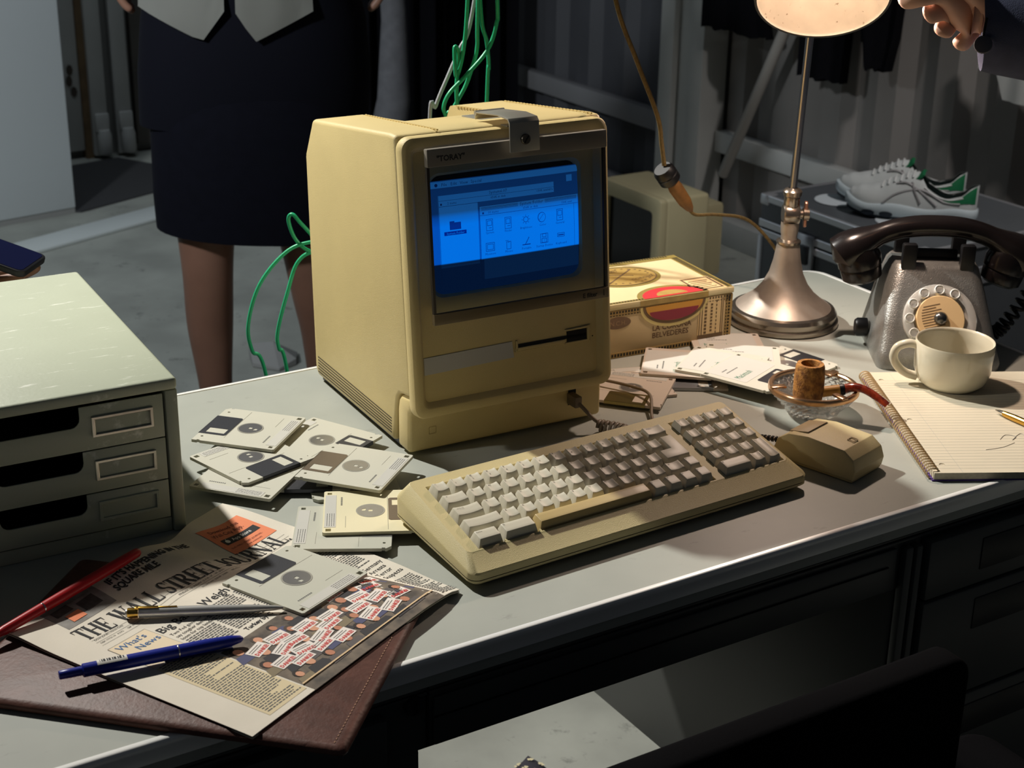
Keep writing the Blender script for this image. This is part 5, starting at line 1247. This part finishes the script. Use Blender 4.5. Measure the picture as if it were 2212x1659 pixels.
for px_, py_ in ((.115,.395),(.115,.195)):  # flat white discs on the lid, under the shoes
    tag(MB(T(2.41+px_,2.24+py_,FZ+ch_)).lathe([(0,0),(.050,0),(.052,.001),(.050,.0022),(0,.0022)],32).build('white_disc', mat('plain_white', S(214,222,226), .5), None, smooth=30),
        'white round disc under the %s running shoe' % ('far' if py_ > .3 else 'near'), 'card', 'white round discs on the flight case')
def shoe(label, loc, rz):
    o = thing('running_shoe', label, 'shoe', loc, rz, 'running shoes on the flight case')
    wmesh = mat('white_mesh_fabric', S(206,210,208), .75, bump=.5, bscale=900); wl = mat('white_shoe_leather', S(216,218,216), .5); grn = mat('green_suede', S(14,110,66), .7); sil = mat('silver_trim', S(160,158,158), .4); sol = mat('ice_blue_foam', S(196,208,212), .6); dk_ = mat('dark_outsole', S(26,36,46), .6)
    LN = .285
    def hw(x): t = x/LN; return .032+.014*sin(pi*min(1,max(0,(t-.25)/.75))**1.1)*1.0-.003*math.exp(-((t-.42)/.12)**2) if 0 < t < 1 else .03
    def endw(x):
        t = x/LN; a = sqrt(max(0,1-((.10-t)/.10)**2)) if t < .10 else 1; b = sqrt(max(0,1-((t-.80)/.20)**2)) if t > .80 else 1
        return hw(x)*a*b
    def top(x):
        t = x/LN; pts_ = [(0,.090),(.05,.092),(.13,.076),(.24,.068),(.36,.080),(.45,.102),(.52,.100),(.62,.086),(.75,.068),(.88,.058),(.96,.046),(1,.030)]
        for (a, za), (b, zb_) in zip(pts_, pts_[1:]):
            if a <= t <= b: q_ = (t-a)/(b-a); q_ = q_*q_*(3-2*q_); return za+(zb_-za)*q_
        return .03
    def surf(x, th, off=0):
        w_ = endw(x)+off; h = top(x)-.026; c, s_ = cos(th), sin(th)
        y = w_*(1 if c > 0 else -1)*abs(c)**.62*(1-.26*max(0,s_)**1.5); z = .026+(h+off)*abs(s_)**.75
        t = x/LN; lift = .012*max(0,(t-.72)/.28)**2
        return (x,y,z+lift)
    xs = [LN*(.5-.5*cos(pi*i/40)) for i in range(1,40)]
    def opening(x): t = x/LN; return .95*sqrt(max(0,1-((t-.22)/.235)**2)) if t < .46 else 0
    for off, m_, nm in ((0,wmesh,'upper'),(-.0035,mat('dark_lining', S(30,44,40), .9),'lining')):
        mb = MB()
        for sgn in (1,-1):
            L_ = []
            for x in xs:
                d = opening(x); L_.append([surf(x, (pi/2-d)*k/9 if sgn > 0 else pi-(pi/2-d)*k/9, off) for k in range(10)])
            mb.loops(L_, False, False, False)
        mb.build(nm, m_, o, smooth=60)
    def outline(k, ex): return [(x, sg*(endw(x)+ex)) for sg, rng in ((-1,[LN*(.5-.5*cos(pi*i/24)) for i in range(0,25)]),(1,[LN*(.5-.5*cos(pi*i/24)) for i in range(24,-1,-1)])) for x in rng]
    mb = MB(); Ls_ = []
    for z, ex in ((.006,.001),(.014,.0045),(.022,.0055),(.030,.003),(.033,-.001)):
        Ls_.append([(x*1.0+(.004 if x > .2 else -.003 if x < .03 else 0)*(ex > .002),y,z+.012*max(0,(x/LN-.72)/.28)**2+(.004*sin(x*45) if z > .02 else 0)) for x,y in outline(0,ex)])
    mb.loops(Ls_); mb.build('midsole', sol, o, smooth=50)
    mb = MB(); mb.loops([[(x,y,z+.010*max(0,(x/LN-.72)/.28)**2) for x,y in outline(0,ex)] for z,ex in ((0,-.002),(.007,.002))]); mb.build('outsole', dk_, o, smooth=40)
    for x0,x1 in ((.015,.070),(.175,.205),(.215,.245)):
        for sg in (-1,1):
            mb = MB(); mb.loops([[(x0+(x1-x0)*(.5+.5*cos(a)), sg*(endw(min(.27,max(.012,x0+(x1-x0)*(.5+.5*cos(a)))))+.0045+dy), .012+.006*sin(a)) for a in [2*pi*i/16 for i in range(16)]] for dy in (0,.0014)]); mb.build('gel_window', dk_, o)
    def band(pts_, r, m_, nm, off=.0012):
        P = catmull([surf(x,th,off) for x,th in pts_],6); MB().tube(P,r,6).build(nm, m_, o, smooth=60)
    for sg in (1,-1):
        f_ = (lambda th: th) if sg > 0 else (lambda th: pi-th)
        band([(.085,f_(.15)),(.115,f_(.45)),(.150,f_(.75)),(.175,f_(.95))],.0026,sil,'side_stripe')
        band([(.120,f_(.12)),(.135,f_(.45)),(.142,f_(.80))],.0026,sil,'side_stripe')
        band([(.200,f_(.12)),(.170,f_(.45)),(.120,f_(.55)),(.070,f_(.40)),(.035,f_(.30))],.0026,sil,'side_stripe')
        band([(.030,f_(.55)),(.060,f_(.52)),(.090,f_(.60)),(.115,f_(.75))],.0020,wl,'collar_trim')
        hp_ = MB(); L_ = []
        for x in [.004,.010,.020,.034,.052,.072]:
            d = opening(x); a1 = max(.35,pi/2-d-.10); a0 = .20+x*3.0; a0 = min(a0,a1-.04)
            L_.append([surf(x, f_(a0+(a1-a0)*k/5), .0016) for k in range(6)])
        hp_.loops(L_, False, False, False); hp_.build('heel_patch', grn, o, smooth=60)
    for i in range(6):
        x = .142+i*.013; P = [surf(x,th,.0022) for th in [pi/2-.55+1.1*k/8 for k in range(9)]]; MB().tube(P,.0024,6).build('lace', wl, o, smooth=60)
    tg = MB(); tg.loops([[(.150,y*.9,.090),(.150,y*.9,.094)] for y in (-.02,.02)],False,False,False)
    tn = MB(); Lt = []
    for k, (x, z, w_) in enumerate(((.160,.080,.020),(.142,.092,.022),(.128,.100,.024),(.122,.107,.023))): Lt.append([(x,-w_,z-.004),(x+.002,-w_*.5,z),(x+.002,w_*.5,z),(x,w_,z-.004),(x-.005,w_,z-.005),(x-.004,0,z-.002),(x-.005,-w_,z-.005)])
    tn.loops(Lt); tn.build('tongue', grn, o, smooth=50)
    return o
a_sh = atan2(.219,-.167)
shoe('white running shoe with green heel, nearer of the pair on the flight case',(2.659,2.336,FZ+ch_+.0024),a_sh)
shoe('white running shoe with green heel, half hidden behind its pair',(2.722,2.432,FZ+ch_+.0024),a_sh+.06)

# ------------------------------------------------------------------ second computer on the floor
SM = thing('old_monitor', 'second beige computer with dark blank screen on the floor behind cigar box', 'monitor', (2.473,3.234,FZ))
bg2 = mat('faded_beige_plastic', S(190,178,140), .55, var=.06, vscale=8)
MB().box(.02,.165,.0,.28,.03,.34).build('housing', bg2, SM, bevel=.01, seg=3)
yz = Matrix(((0,0,-1,0),(1,0,0,0),(0,1,0,0),(0,0,0,1)))
MB(yz).fill(rrect(0,.28,.02,.34,.012,4),[rrect(.035,.245,.10,.300,.012,4)],-.022,.0).build('front_bezel', bg2, SM, bevel=.003)
MB(yz).fill(rrect(.033,.247,.098,.302,.012,4),[],-.016,-.012).build('screen', mat('blank_screen', S(10,13,20), .2), SM)
MB().box(.015,.15,.02,.26,0,.03).build('foot', bg2, SM, bevel=.005)
MB().box(.165,.26,.05,.23,.08,.29).build('rear_hump', bg2, SM, bevel=.012)

# ------------------------------------------------------------------ green wires
green = mat('green_wire_insulation', S(40,178,124), .35); greyw = mat('grey_wire_insulation', S(176,178,184), .35)
def wire(P, label, m=green, r=.0027, name='green_wire'):
    return tag(MB().tube(catmull(P,10),r,8).build(name, m, None, smooth=60), label, 'wire', 'wires behind the computer')
Yw = 1.78
wire([(1.045,Yw,.62),(1.036,Yw,.407),(1.030,Yw,.345),(1.021,Yw,.312),(1.018,Yw,.322),(1.0195,Yw+.004,.348),(1.025,Yw+.004,.338),(1.020,Yw,.295),(1.021,Yw,.24),(1.01,Yw,.10),(.98,Yw,-.25)],'green wire with small kinked loop, leftmost where the bundle enters the photo')
wire([(1.060,Yw+.006,.62),(1.0545,Yw+.006,.390),(1.0540,Yw+.006,.345),(1.046,Yw+.006,.318),(1.036,Yw+.006,.295),(1.012,Yw+.006,.255),(1.000,Yw+.006,.20),(.99,Yw+.006,-.2)],'green wire in the middle of the hanging bundle')
wire([(1.066,Yw-.006,.62),(1.0765,Yw-.006,.410),(1.0755,Yw-.006,.375),(1.062,Yw-.006,.342),(1.030,Yw-.006,.312),(1.006,Yw-.006,.292),(.9975,Yw-.006,.275),(1.001,Yw-.006,.262),(1.008,Yw-.006,.245),(1.0,Yw-.006,.0),(.99,Yw-.006,-.2)],'green wire making the wide S-bend across the bundle')
wire([(1.052,Yw+.012,.62),(1.062,Yw+.012,.40),(1.072,Yw+.012,.35),(1.0755,Yw+.012,.315),(1.073,Yw+.012,.270),(1.06,Yw+.012,-.2)],'green wire hanging straight at the right of the bundle')
wire([(1.075,Yw+.020,.50),(1.052,Yw+.020,.375),(1.036,Yw+.020,.342),(1.018,Yw+.018,.310),(.998,Yw+.016,.272),(.988,Yw+.016,.235),(.98,Yw+.016,-.2)],'pale grey wire among the green wires',greyw,.0026,'grey_wire')
wire([(.850,1.74,.105),(.815,1.75,.118),(.790,1.765,.148),(.7810,1.775,.161),(.7775,1.78,.152),(.784,1.775,.128),(.80,1.765,.112),(.85,1.74,.09)],'green wire forming the topmost small loop beside the computer',r=.0024)
wire([(.845,1.735,.130),(.800,1.76,.1265),(.770,1.775,.113),(.735,1.78,.075),(.7170,1.78,.025),(.7205,1.78,-.012),(.738,1.78,-.050),(.770,1.78,-.30),(.80,1.80,-.70)],'green wire making the wide outer arc down to the floor',r=.0024)
wire([(.848,1.735,.108),(.806,1.76,.113),(.786,1.775,.098),(.770,1.775,.060),(.757,1.78,.010),(.757,1.78,-.015),(.768,1.78,-.055),(.80,1.79,-.35),(.84,1.80,-.70)],'green wire hanging in the narrower inner arc to the floor',r=.0024)

# ------------------------------------------------------------------ things on the floor
sc_ = MB(); rg = random.Random(4)
pts_ = [(1.40,3.46),(1.445,3.40),(1.50,3.42),(1.53,3.48),(1.49,3.56),(1.46,3.50),(1.42,3.53)]
sc_.add([(x,y,FZ+.004+rg.uniform(0,.035)) for x,y in pts_]+[(x,y,FZ+.002) for x,y in pts_]+[(1.465,3.48,FZ+.05)],[(14,i,(i+1)%7) for i in range(7)]+[(i,i+7,(i+1)%7+7,(i+1)%7) for i in range(7)])
tag(sc_.build('crumpled_paper', mat('white_scrap_paper', S(140,140,138), .8), None), 'crumpled pale paper scrap on floor near the bare legs', 'paper')
SL = thing('floral_slipper', 'black slipper with small white flower print on the floor under desk', 'slipper', (1.045,1.585,FZ), radians(-25))
mb = MB(); Ls_ = []
for i in range(13):
    t = i/12; y = .22*t-.11; w_ = .040*sqrt(max(.02,1-(2*t-1)**4)); h_ = .028+.026*sin(pi*min(1,t*1.05))**.7
    Ls_.append([(w_*cos(a)*(1 if sin(a) < 0 else .95), y, .010+(h_ if sin(a) > 0 else .008)*sin(a)) for a in [2*pi*k/16 for k in range(16)]])
mb.loops(Ls_); mb.build('upper', mat('black_floral_cloth', S(44,42,52), .8), SL, smooth=60)
mb = MB(); mb.prism([(.043*cos(a),.115*sin(a)) for a in [2*pi*k/24 for k in range(24)]],0,.008); mb.build('sole', dark, SL)
fw_ = MB()
for (x, y) in ((-.012,.055),(.014,.068),(.0,.085),(-.020,.080),(.018,.045),(.0,.04)):
    for k in range(5):
        a = 2*pi*k/5; cx_, cy_ = x+.0032*cos(a), y+.0032*sin(a); t = (cy_+.11)/.22; w_ = .040*sqrt(max(.02,1-(2*t-1)**4)); h_ = .028+.026*sin(pi*min(1,t*1.05))**.7
        z_ = .0115+h_*sqrt(max(.05,1-(cx_/w_)**2)); fw_.add([(cx_+.0020*cos(b),cy_+.0020*sin(b),z_+.001) for b in [2*pi*q_/8 for q_ in range(8)]],[tuple(range(8))])
fw_.build('flower_print', mat('pale_flower_print', S(206,196,160), .8), SL)
wc_ = MB(); L_ = []
for k in range(15):
    y = 2.73-.30*k/14; zb_ = -.016 if y > 2.66 else -.079; xx = 3.045+.006*sin(k*1.7)
    L_.append([(xx,y,z) for z in (.12,.05,.0,zb_)]+[(xx+.010,y,z) for z in (zb_,.12)])
wc_.loops(L_)
tag(wc_.build('white_towel', mat('white_terry', S(206,208,204), .9, bump=.4, bscale=400), None, smooth=50), 'white cloth hung on the corrugated wall below the dark sleeve', 'cloth')

# ------------------------------------------------------------------ people
skin = mat('skin', S(214,170,148), .5, var=.12, vscale=25, bump=.12, bscale=500)
skin2 = mat('skin_legs', S(142,104,86), .5, var=.12, vscale=14)
def px2w(px, py, t):
    d = (_f+_r*((px-1106)/FPX)+_u*((829.5-py)/FPX)).normalized(); return Vector((0,0,CAM_H))+d*t
class Sk:
    def __init__(s): s.v = []; s.e = []; s.r = []
    def p(s, co, r, parent=None):
        s.v.append(tuple(co)); s.r.append(r); i = len(s.v)-1
        if parent is not None: s.e.append((parent, i))
        return i
    def chain(s, start, pts_, rad):
        i = start
        for q_, r in zip(pts_, rad): i = s.p(q_, r, i)
        return i
def mk(name, sk, m, parent, levels=2, root=0): return subdiv_skin(name, sk.v, sk.e, sk.r, m, parent, levels, root)
# standing woman: x = image right, y = away, z = up from the floor
WM = thing('person', 'standing person in navy pencil skirt, dark jacket and beige pointed waistcoat', 'person', (1.21,2.85,FZ), radians(-23))
k = Sk(); pel = k.p((-.02,.0,.90),(.15,.105))
for hip, pts_, rr in (((-.10,0,.84),[(-.128,0,.66),(-.132,-.004,.54),(-.132,-.010,.46),(-.134,.004,.385),(-.135,.012,.335),(-.131,.008,.225),(-.128,.004,.11),(-.128,.0,.055)],[.075,.062,.054,.053,.051,.038,.031,.030]),
                      ((.06,0,.84),[(.062,0,.66),(.064,-.004,.54),(.074,-.012,.46),(.084,.004,.385),(.092,.012,.335),(.094,.008,.225),(.094,.004,.11),(.094,0,.055)],[.075,.062,.054,.053,.049,.038,.031,.030])):
    h = k.p(hip,.085,pel); e = k.chain(h, pts_, rr)
    k.chain(e,[(pts_[-1][0],-.06,.035),(pts_[-1][0],-.14,.022)],[(.034,.026),(.030,.016)])
w1 = k.chain(pel,[(-.02,0,1.08),(-.02,.01,1.25),(-.02,.01,1.38)],[(.125,.09),(.135,.095),(.14,.08)]); nk = k.chain(w1,[(-.02,.01,1.47)],[.048])
hd0 = k.chain(nk,[(-.02,-.005,1.555),(-.02,-.005,1.63),(-.02,.0,1.69)],[(.068,.078),(.072,.088),(.05,.06)])
def hand(k, wr, d, side, up, s=1.0, curl=.5):
    """palm and five fingers from wrist index wr; d along the hand, side towards the thumb"""
    o_ = Vector(k.v[wr]); d = Vector(d).normalized(); side = Vector(side).normalized(); up = Vector(up).normalized()
    pm = k.p(o_+d*.045*s, (.034*s,.015*s) if False else .020*s, wr)
    for j, (off, ln) in enumerate(((.024,.068),(.008,.075),(-.009,.070),(-.024,.056))):
        b = k.p(o_+d*.082*s+side*off*s, .0105*s, pm); a = curl; q_ = Vector(k.v[b]); dd = d
        for f in (.45,.32,.23):
            dd = (dd*cos(a)+(-up)*sin(a)).normalized(); up2 = up; q_ = q_+dd*ln*f*s; b = k.p(q_, .0092*s-.0006*s*(f < .3), b)
            nu = side.cross(dd).normalized(); up = nu if nu.dot(up2) > 0 else -nu
        up = Vector(up2)
    t1 = k.p(o_+d*.030*s+side*.026*s, .0125*s, wr); k.chain(t1,[o_+d*.058*s+side*.044*s,o_+d*.082*s+side*.050*s],[.0105*s,.0088*s])
for sx_ in (-1,1):
    sh_ = k.p((-.02+sx_*.155,.01,1.36),.055,w1 if False else w1); el = k.p((-.02+sx_*.235,.03,1.16),.040,sh_); wr = k.p((-.02+sx_*.252,.02,1.100),.026,el)
    hand(k, wr, (0,-.05,-1), (0,-1,0), (sx_,0,0), .9, .30)
body_w = mk('body', k, skin2, WM)
navy_s = mat('navy_skirt_cloth', S(15,16,26), .9, spec=.15, var=.15, vscale=50)
def loft(rows, n=40, cap=False):
    return [[(cx_+a*(abs(cos(t))**.9)*(1 if cos(t) > 0 else -1), cy_+b*sin(t), z+dz*cos(t)) for t in [2*pi*i/n for i in range(n)]] for (z,cx_,cy_,a,b,dz) in rows]
MB().loops(loft([(.545,-.022,0,.205,.125,-.012),(.62,-.022,0,.207,.130,-.004),(.75,-.020,0,.206,.138,0),(.86,-.020,0,.196,.135,0),(.97,-.02,0,.168,.115,0),(1.04,-.02,0,.150,.105,0)]),False,False).build('skirt', navy_s, WM, smooth=60)
MB().loops(loft([(.550,-.022,0,.198,.120,-.012),(.75,-.020,0,.200,.132,0),(1.03,-.02,0,.146,.10,0)]),False,False).build('skirt_lining', black, WM, smooth=60)
MB().loops(loft([(.770,-.024,.01,.222,.133,.010),(.86,-.020,.0,.222,.143,0),(.96,-.018,0,.212,.138,0),(1.08,-.018,.0,.185,.125,0),(1.20,-.02,.005,.185,.125,0),(1.33,-.02,.01,.195,.115,0),(1.41,-.02,.01,.150,.09,0),(1.45,-.02,.01,.07,.065,0)]),False,False).build('jacket', mat('navy_jacket_cloth', S(15,16,25), .9, spec=.15), WM, smooth=60)
for sx_ in (-1,1):
    MB().tube(catmull([(-.02+sx_*.155,.01,1.375),(-.02+sx_*.215,.025,1.24),(-.02+sx_*.236,.03,1.17),(-.02+sx_*.246,.028,1.14),(-.02+sx_*.251,.022,1.115)],6),[.066]*8+[.055]*9+[.044]*8,16,False).build('sleeve', mat('navy_jacket_cloth', S(15,16,25), .9, spec=.15), WM, smooth=60)
vest_m = mat('beige_waistcoat_cloth', S(120,120,114), .85, bump=.3, bscale=900)
def vest(P):
    mb = MB(); n = len(P)
    def yy(s, z): a = .212 if z < 1.0 else .19; b = .140 if z < 1.0 else .128; return -(b+.008)*sqrt(max(.04,1-((s+.018)/(a+.012))**2))-.006
    rows = 10; vs = []; fs = []
    for j in range(rows+1):
        t = j/rows
        for i in range(9):
            u_ = i/8; lo = P[0](u_); s = P[1](u_); z = lo+(1.30-lo)*t; ss = s*(1-.06*t); vs.append((ss,yy(ss,z),z))
    for j in range(rows):
        for i in range(8): a = j*9+i; fs.append((a,a+1,a+10,a+9))
    o_ = len(vs); mb.add(vs+[(x,y+.006,z) for x,y,z in vs], fs+[tuple(reversed([i+o_ for i in f])) for f in fs])
    return mb.build('waistcoat_front', vest_m, WM, smooth=60)
vest((lambda u_: .992-.052*(u_/.735) if u_ < .735 else .94+.055*(u_-.735)/.265, lambda u_: -.228+.158*u_))
vest((lambda u_: .992-.052*(u_/.235) if u_ < .235 else .94+.052*(u_-.235)/.765, lambda u_: -.050+.140*u_))
hr_ = MB(); hr_.lathe([(.0,.125),(.05,.118),(.085,.08),(.092,.02),(.088,-.05),(.07,-.10)],24,T(-.02,.022,1.615)); hr_.build('hair', mat('dark_brown_hair', S(34,26,22), .7), WM, smooth=60)
for x_ in (-.128,.094):
    mb = MB(); mb.loops([[(x_+w_*cos(a), -.075+ln*sin(a), z) for a in [2*pi*i/20 for i in range(20)]] for z, w_, ln in ((.0,.040,.115),(.022,.042,.118),(.05,.038,.105),(.06,.030,.06))]); mb.build('shoe', dark, WM, smooth=50)

# hand reaching towards the lamp from the right
RH = thing('person', 'person at right edge reaching a hand towards the lamp, navy jacket sleeve with button', 'person', tuple(px2w(2150,40,1.87)))
ro = px2w(2150,40,1.87)
def R_(px, py, t): return px2w(px,py,t-.08)-ro
k = Sk(); wr = k.p(R_(2150,25,1.95),.030)
k.chain(wr,[R_(2260,45,1.96),R_(2420,60,1.97)],[.034,.042])
pm = k.p(R_(2085,18,1.95),.030,wr)
for pts_, rr in (([(2035,-22,1.925),(1985,-8,1.905),(1955,2,1.915),(1965,-14,1.94)],[.0150,.0125,.0115,.0100]),
                 ([(2030,14,1.94),(2004,34,1.925),(2022,10,1.955),(2050,0,1.97)],[.0160,.0128,.0110,.0100]),
                 ([(2050,48,1.955),(2034,72,1.945),(2055,48,1.975),(2078,36,1.985)],[.0155,.0124,.0105,.0095]),
                 ([(2088,78,1.965),(2072,100,1.96),(2095,75,1.985),(2112,62,1.99)],[.0140,.0112,.0098,.0090])):
    b = k.p(R_(*pts_[0]),rr[0],pm); k.chain(b,[R_(*q_) for q_ in pts_[1:]],rr[1:])
t1 = k.p(R_(2095,-32,1.93),.017,wr); k.chain(t1,[R_(2030,-52,1.90),R_(1985,-48,1.89)],[.0130,.0105])
mk('hand', k, skin, RH, 2)
slm = mat('navy_denim_sleeve', S(70,76,100), .85, var=.2, vscale=60, bump=.4, bscale=700)
ax = (R_(2480,70,1.97)-R_(2118,52,1.95))
L_ = []
rl_ = Vector(ax).normalized(); s1 = rl_.cross(_f).normalized(); s2 = rl_.cross(s1).normalized()
rg = random.Random(2)
def ring_(c, ra, rb, sk_=0):
    return [tuple(c+s1*ra*cos(t)*1+s2*rb*sin(t)+rl_*sk_*cos(t)) for t in [2*pi*i/32 for i in range(32)]]
c0 = R_(2118,44,1.955)
sgn1 = 1 if s1.dot(_u) > 0 else -1
rows = [ring_(c0+rl_*.030,.046,.042,-.006*sgn1), ring_(c0+rl_*.006,.050,.046,-.006*sgn1), ring_(c0,.055,.050,-.006*sgn1), ring_(c0+rl_*.012,.0575,.052,-.005*sgn1), ring_(c0+rl_*.06,.064,.058,-.003*sgn1), ring_(c0+rl_*.13,.072,.066,0), ring_(c0+rl_*.26,.080,.074,0)]
mb = MB(); mb.loops(rows,False,False); mb.build('sleeve', slm, RH, smooth=60)
bc = R_(2121,104,1.90)-R_(2121,104,1.955)+R_(2124,104,1.955)*1.0
bc = R_(2124,96,1.903)
bo = MB(axis_frame(bc,-_f*.85+rl_*-.25)).lathe([(0,.0022),(.0075,.0022),(.0095,.0012),(.0098,0),(.0098,-.002)],20).build('button', mat('dark_horn_button', S(84,82,88), .35), RH, smooth=40)
MB(axis_frame(R_(2128,58,1.899),-_f)).box(-.0012,.0012,-.010,.010,-.001,.001,RZ(radians(-10))).build('buttonhole', black, RH)

# hand holding a phone at the left edge
LH = thing('person', 'person at left edge holding up a phone, only the fingers in view', 'person', tuple(px2w(-60,600,1.97)))
lo_ = px2w(-60,600,1.97)
def Lp(px, py, t): return px2w(px,py,t)-lo_
k = Sk(); wr = k.p(Lp(-190,690,1.95),.028); k.chain(wr,[Lp(-300,800,1.90),Lp(-480,980,1.85)],[.036,.044])
pm = k.p(Lp(-110,630,1.97),.028,wr)
for pts_ in ([(-70,598,1.99),(-10,596,1.99),(45,588,1.985),(86,570,1.975)],[(-72,622,1.975),(-20,618,1.98),(24,608,1.98),(52,596,1.98)],[(-80,645,1.96),(-40,640,1.965),(0,630,1.97),(24,622,1.97)],[(-92,665,1.945),(-64,660,1.95),(-34,650,1.96),(-12,644,1.96)]):
    b = k.p(Lp(*pts_[0]),.0125,pm); k.chain(b,[Lp(*q_) for q_ in pts_[1:]],[.0115,.0110,.0088])
t1 = k.p(Lp(-120,575,1.94),.014,wr); k.chain(t1,[Lp(-60,545,1.92),Lp(-12,552,1.915)],[.012,.0100])
mk('hand', k, skin2, LH, 2)
SPm = frame(px2w(-55,530,1.955), _r*1.0-_u*.36, _u*.36+_f*.93+_r*.1)
SP = thing('smartphone', 'dark smartphone held in the hand at left edge', 'phone', M=SPm)
MB().prism(rrect(-.075,.075,-.036,.036,.010,5),-.004,.004).build('phone_body', mat('dark_phone_case', S(20,21,26), .4), SP, bevel=.0015)
MB().prism(rrect(-.071,.071,-.033,.033,.007,5),.0041,.0044).build('phone_screen', mat('dark_blue_phone_screen', S(18,22,52), .12), SP)
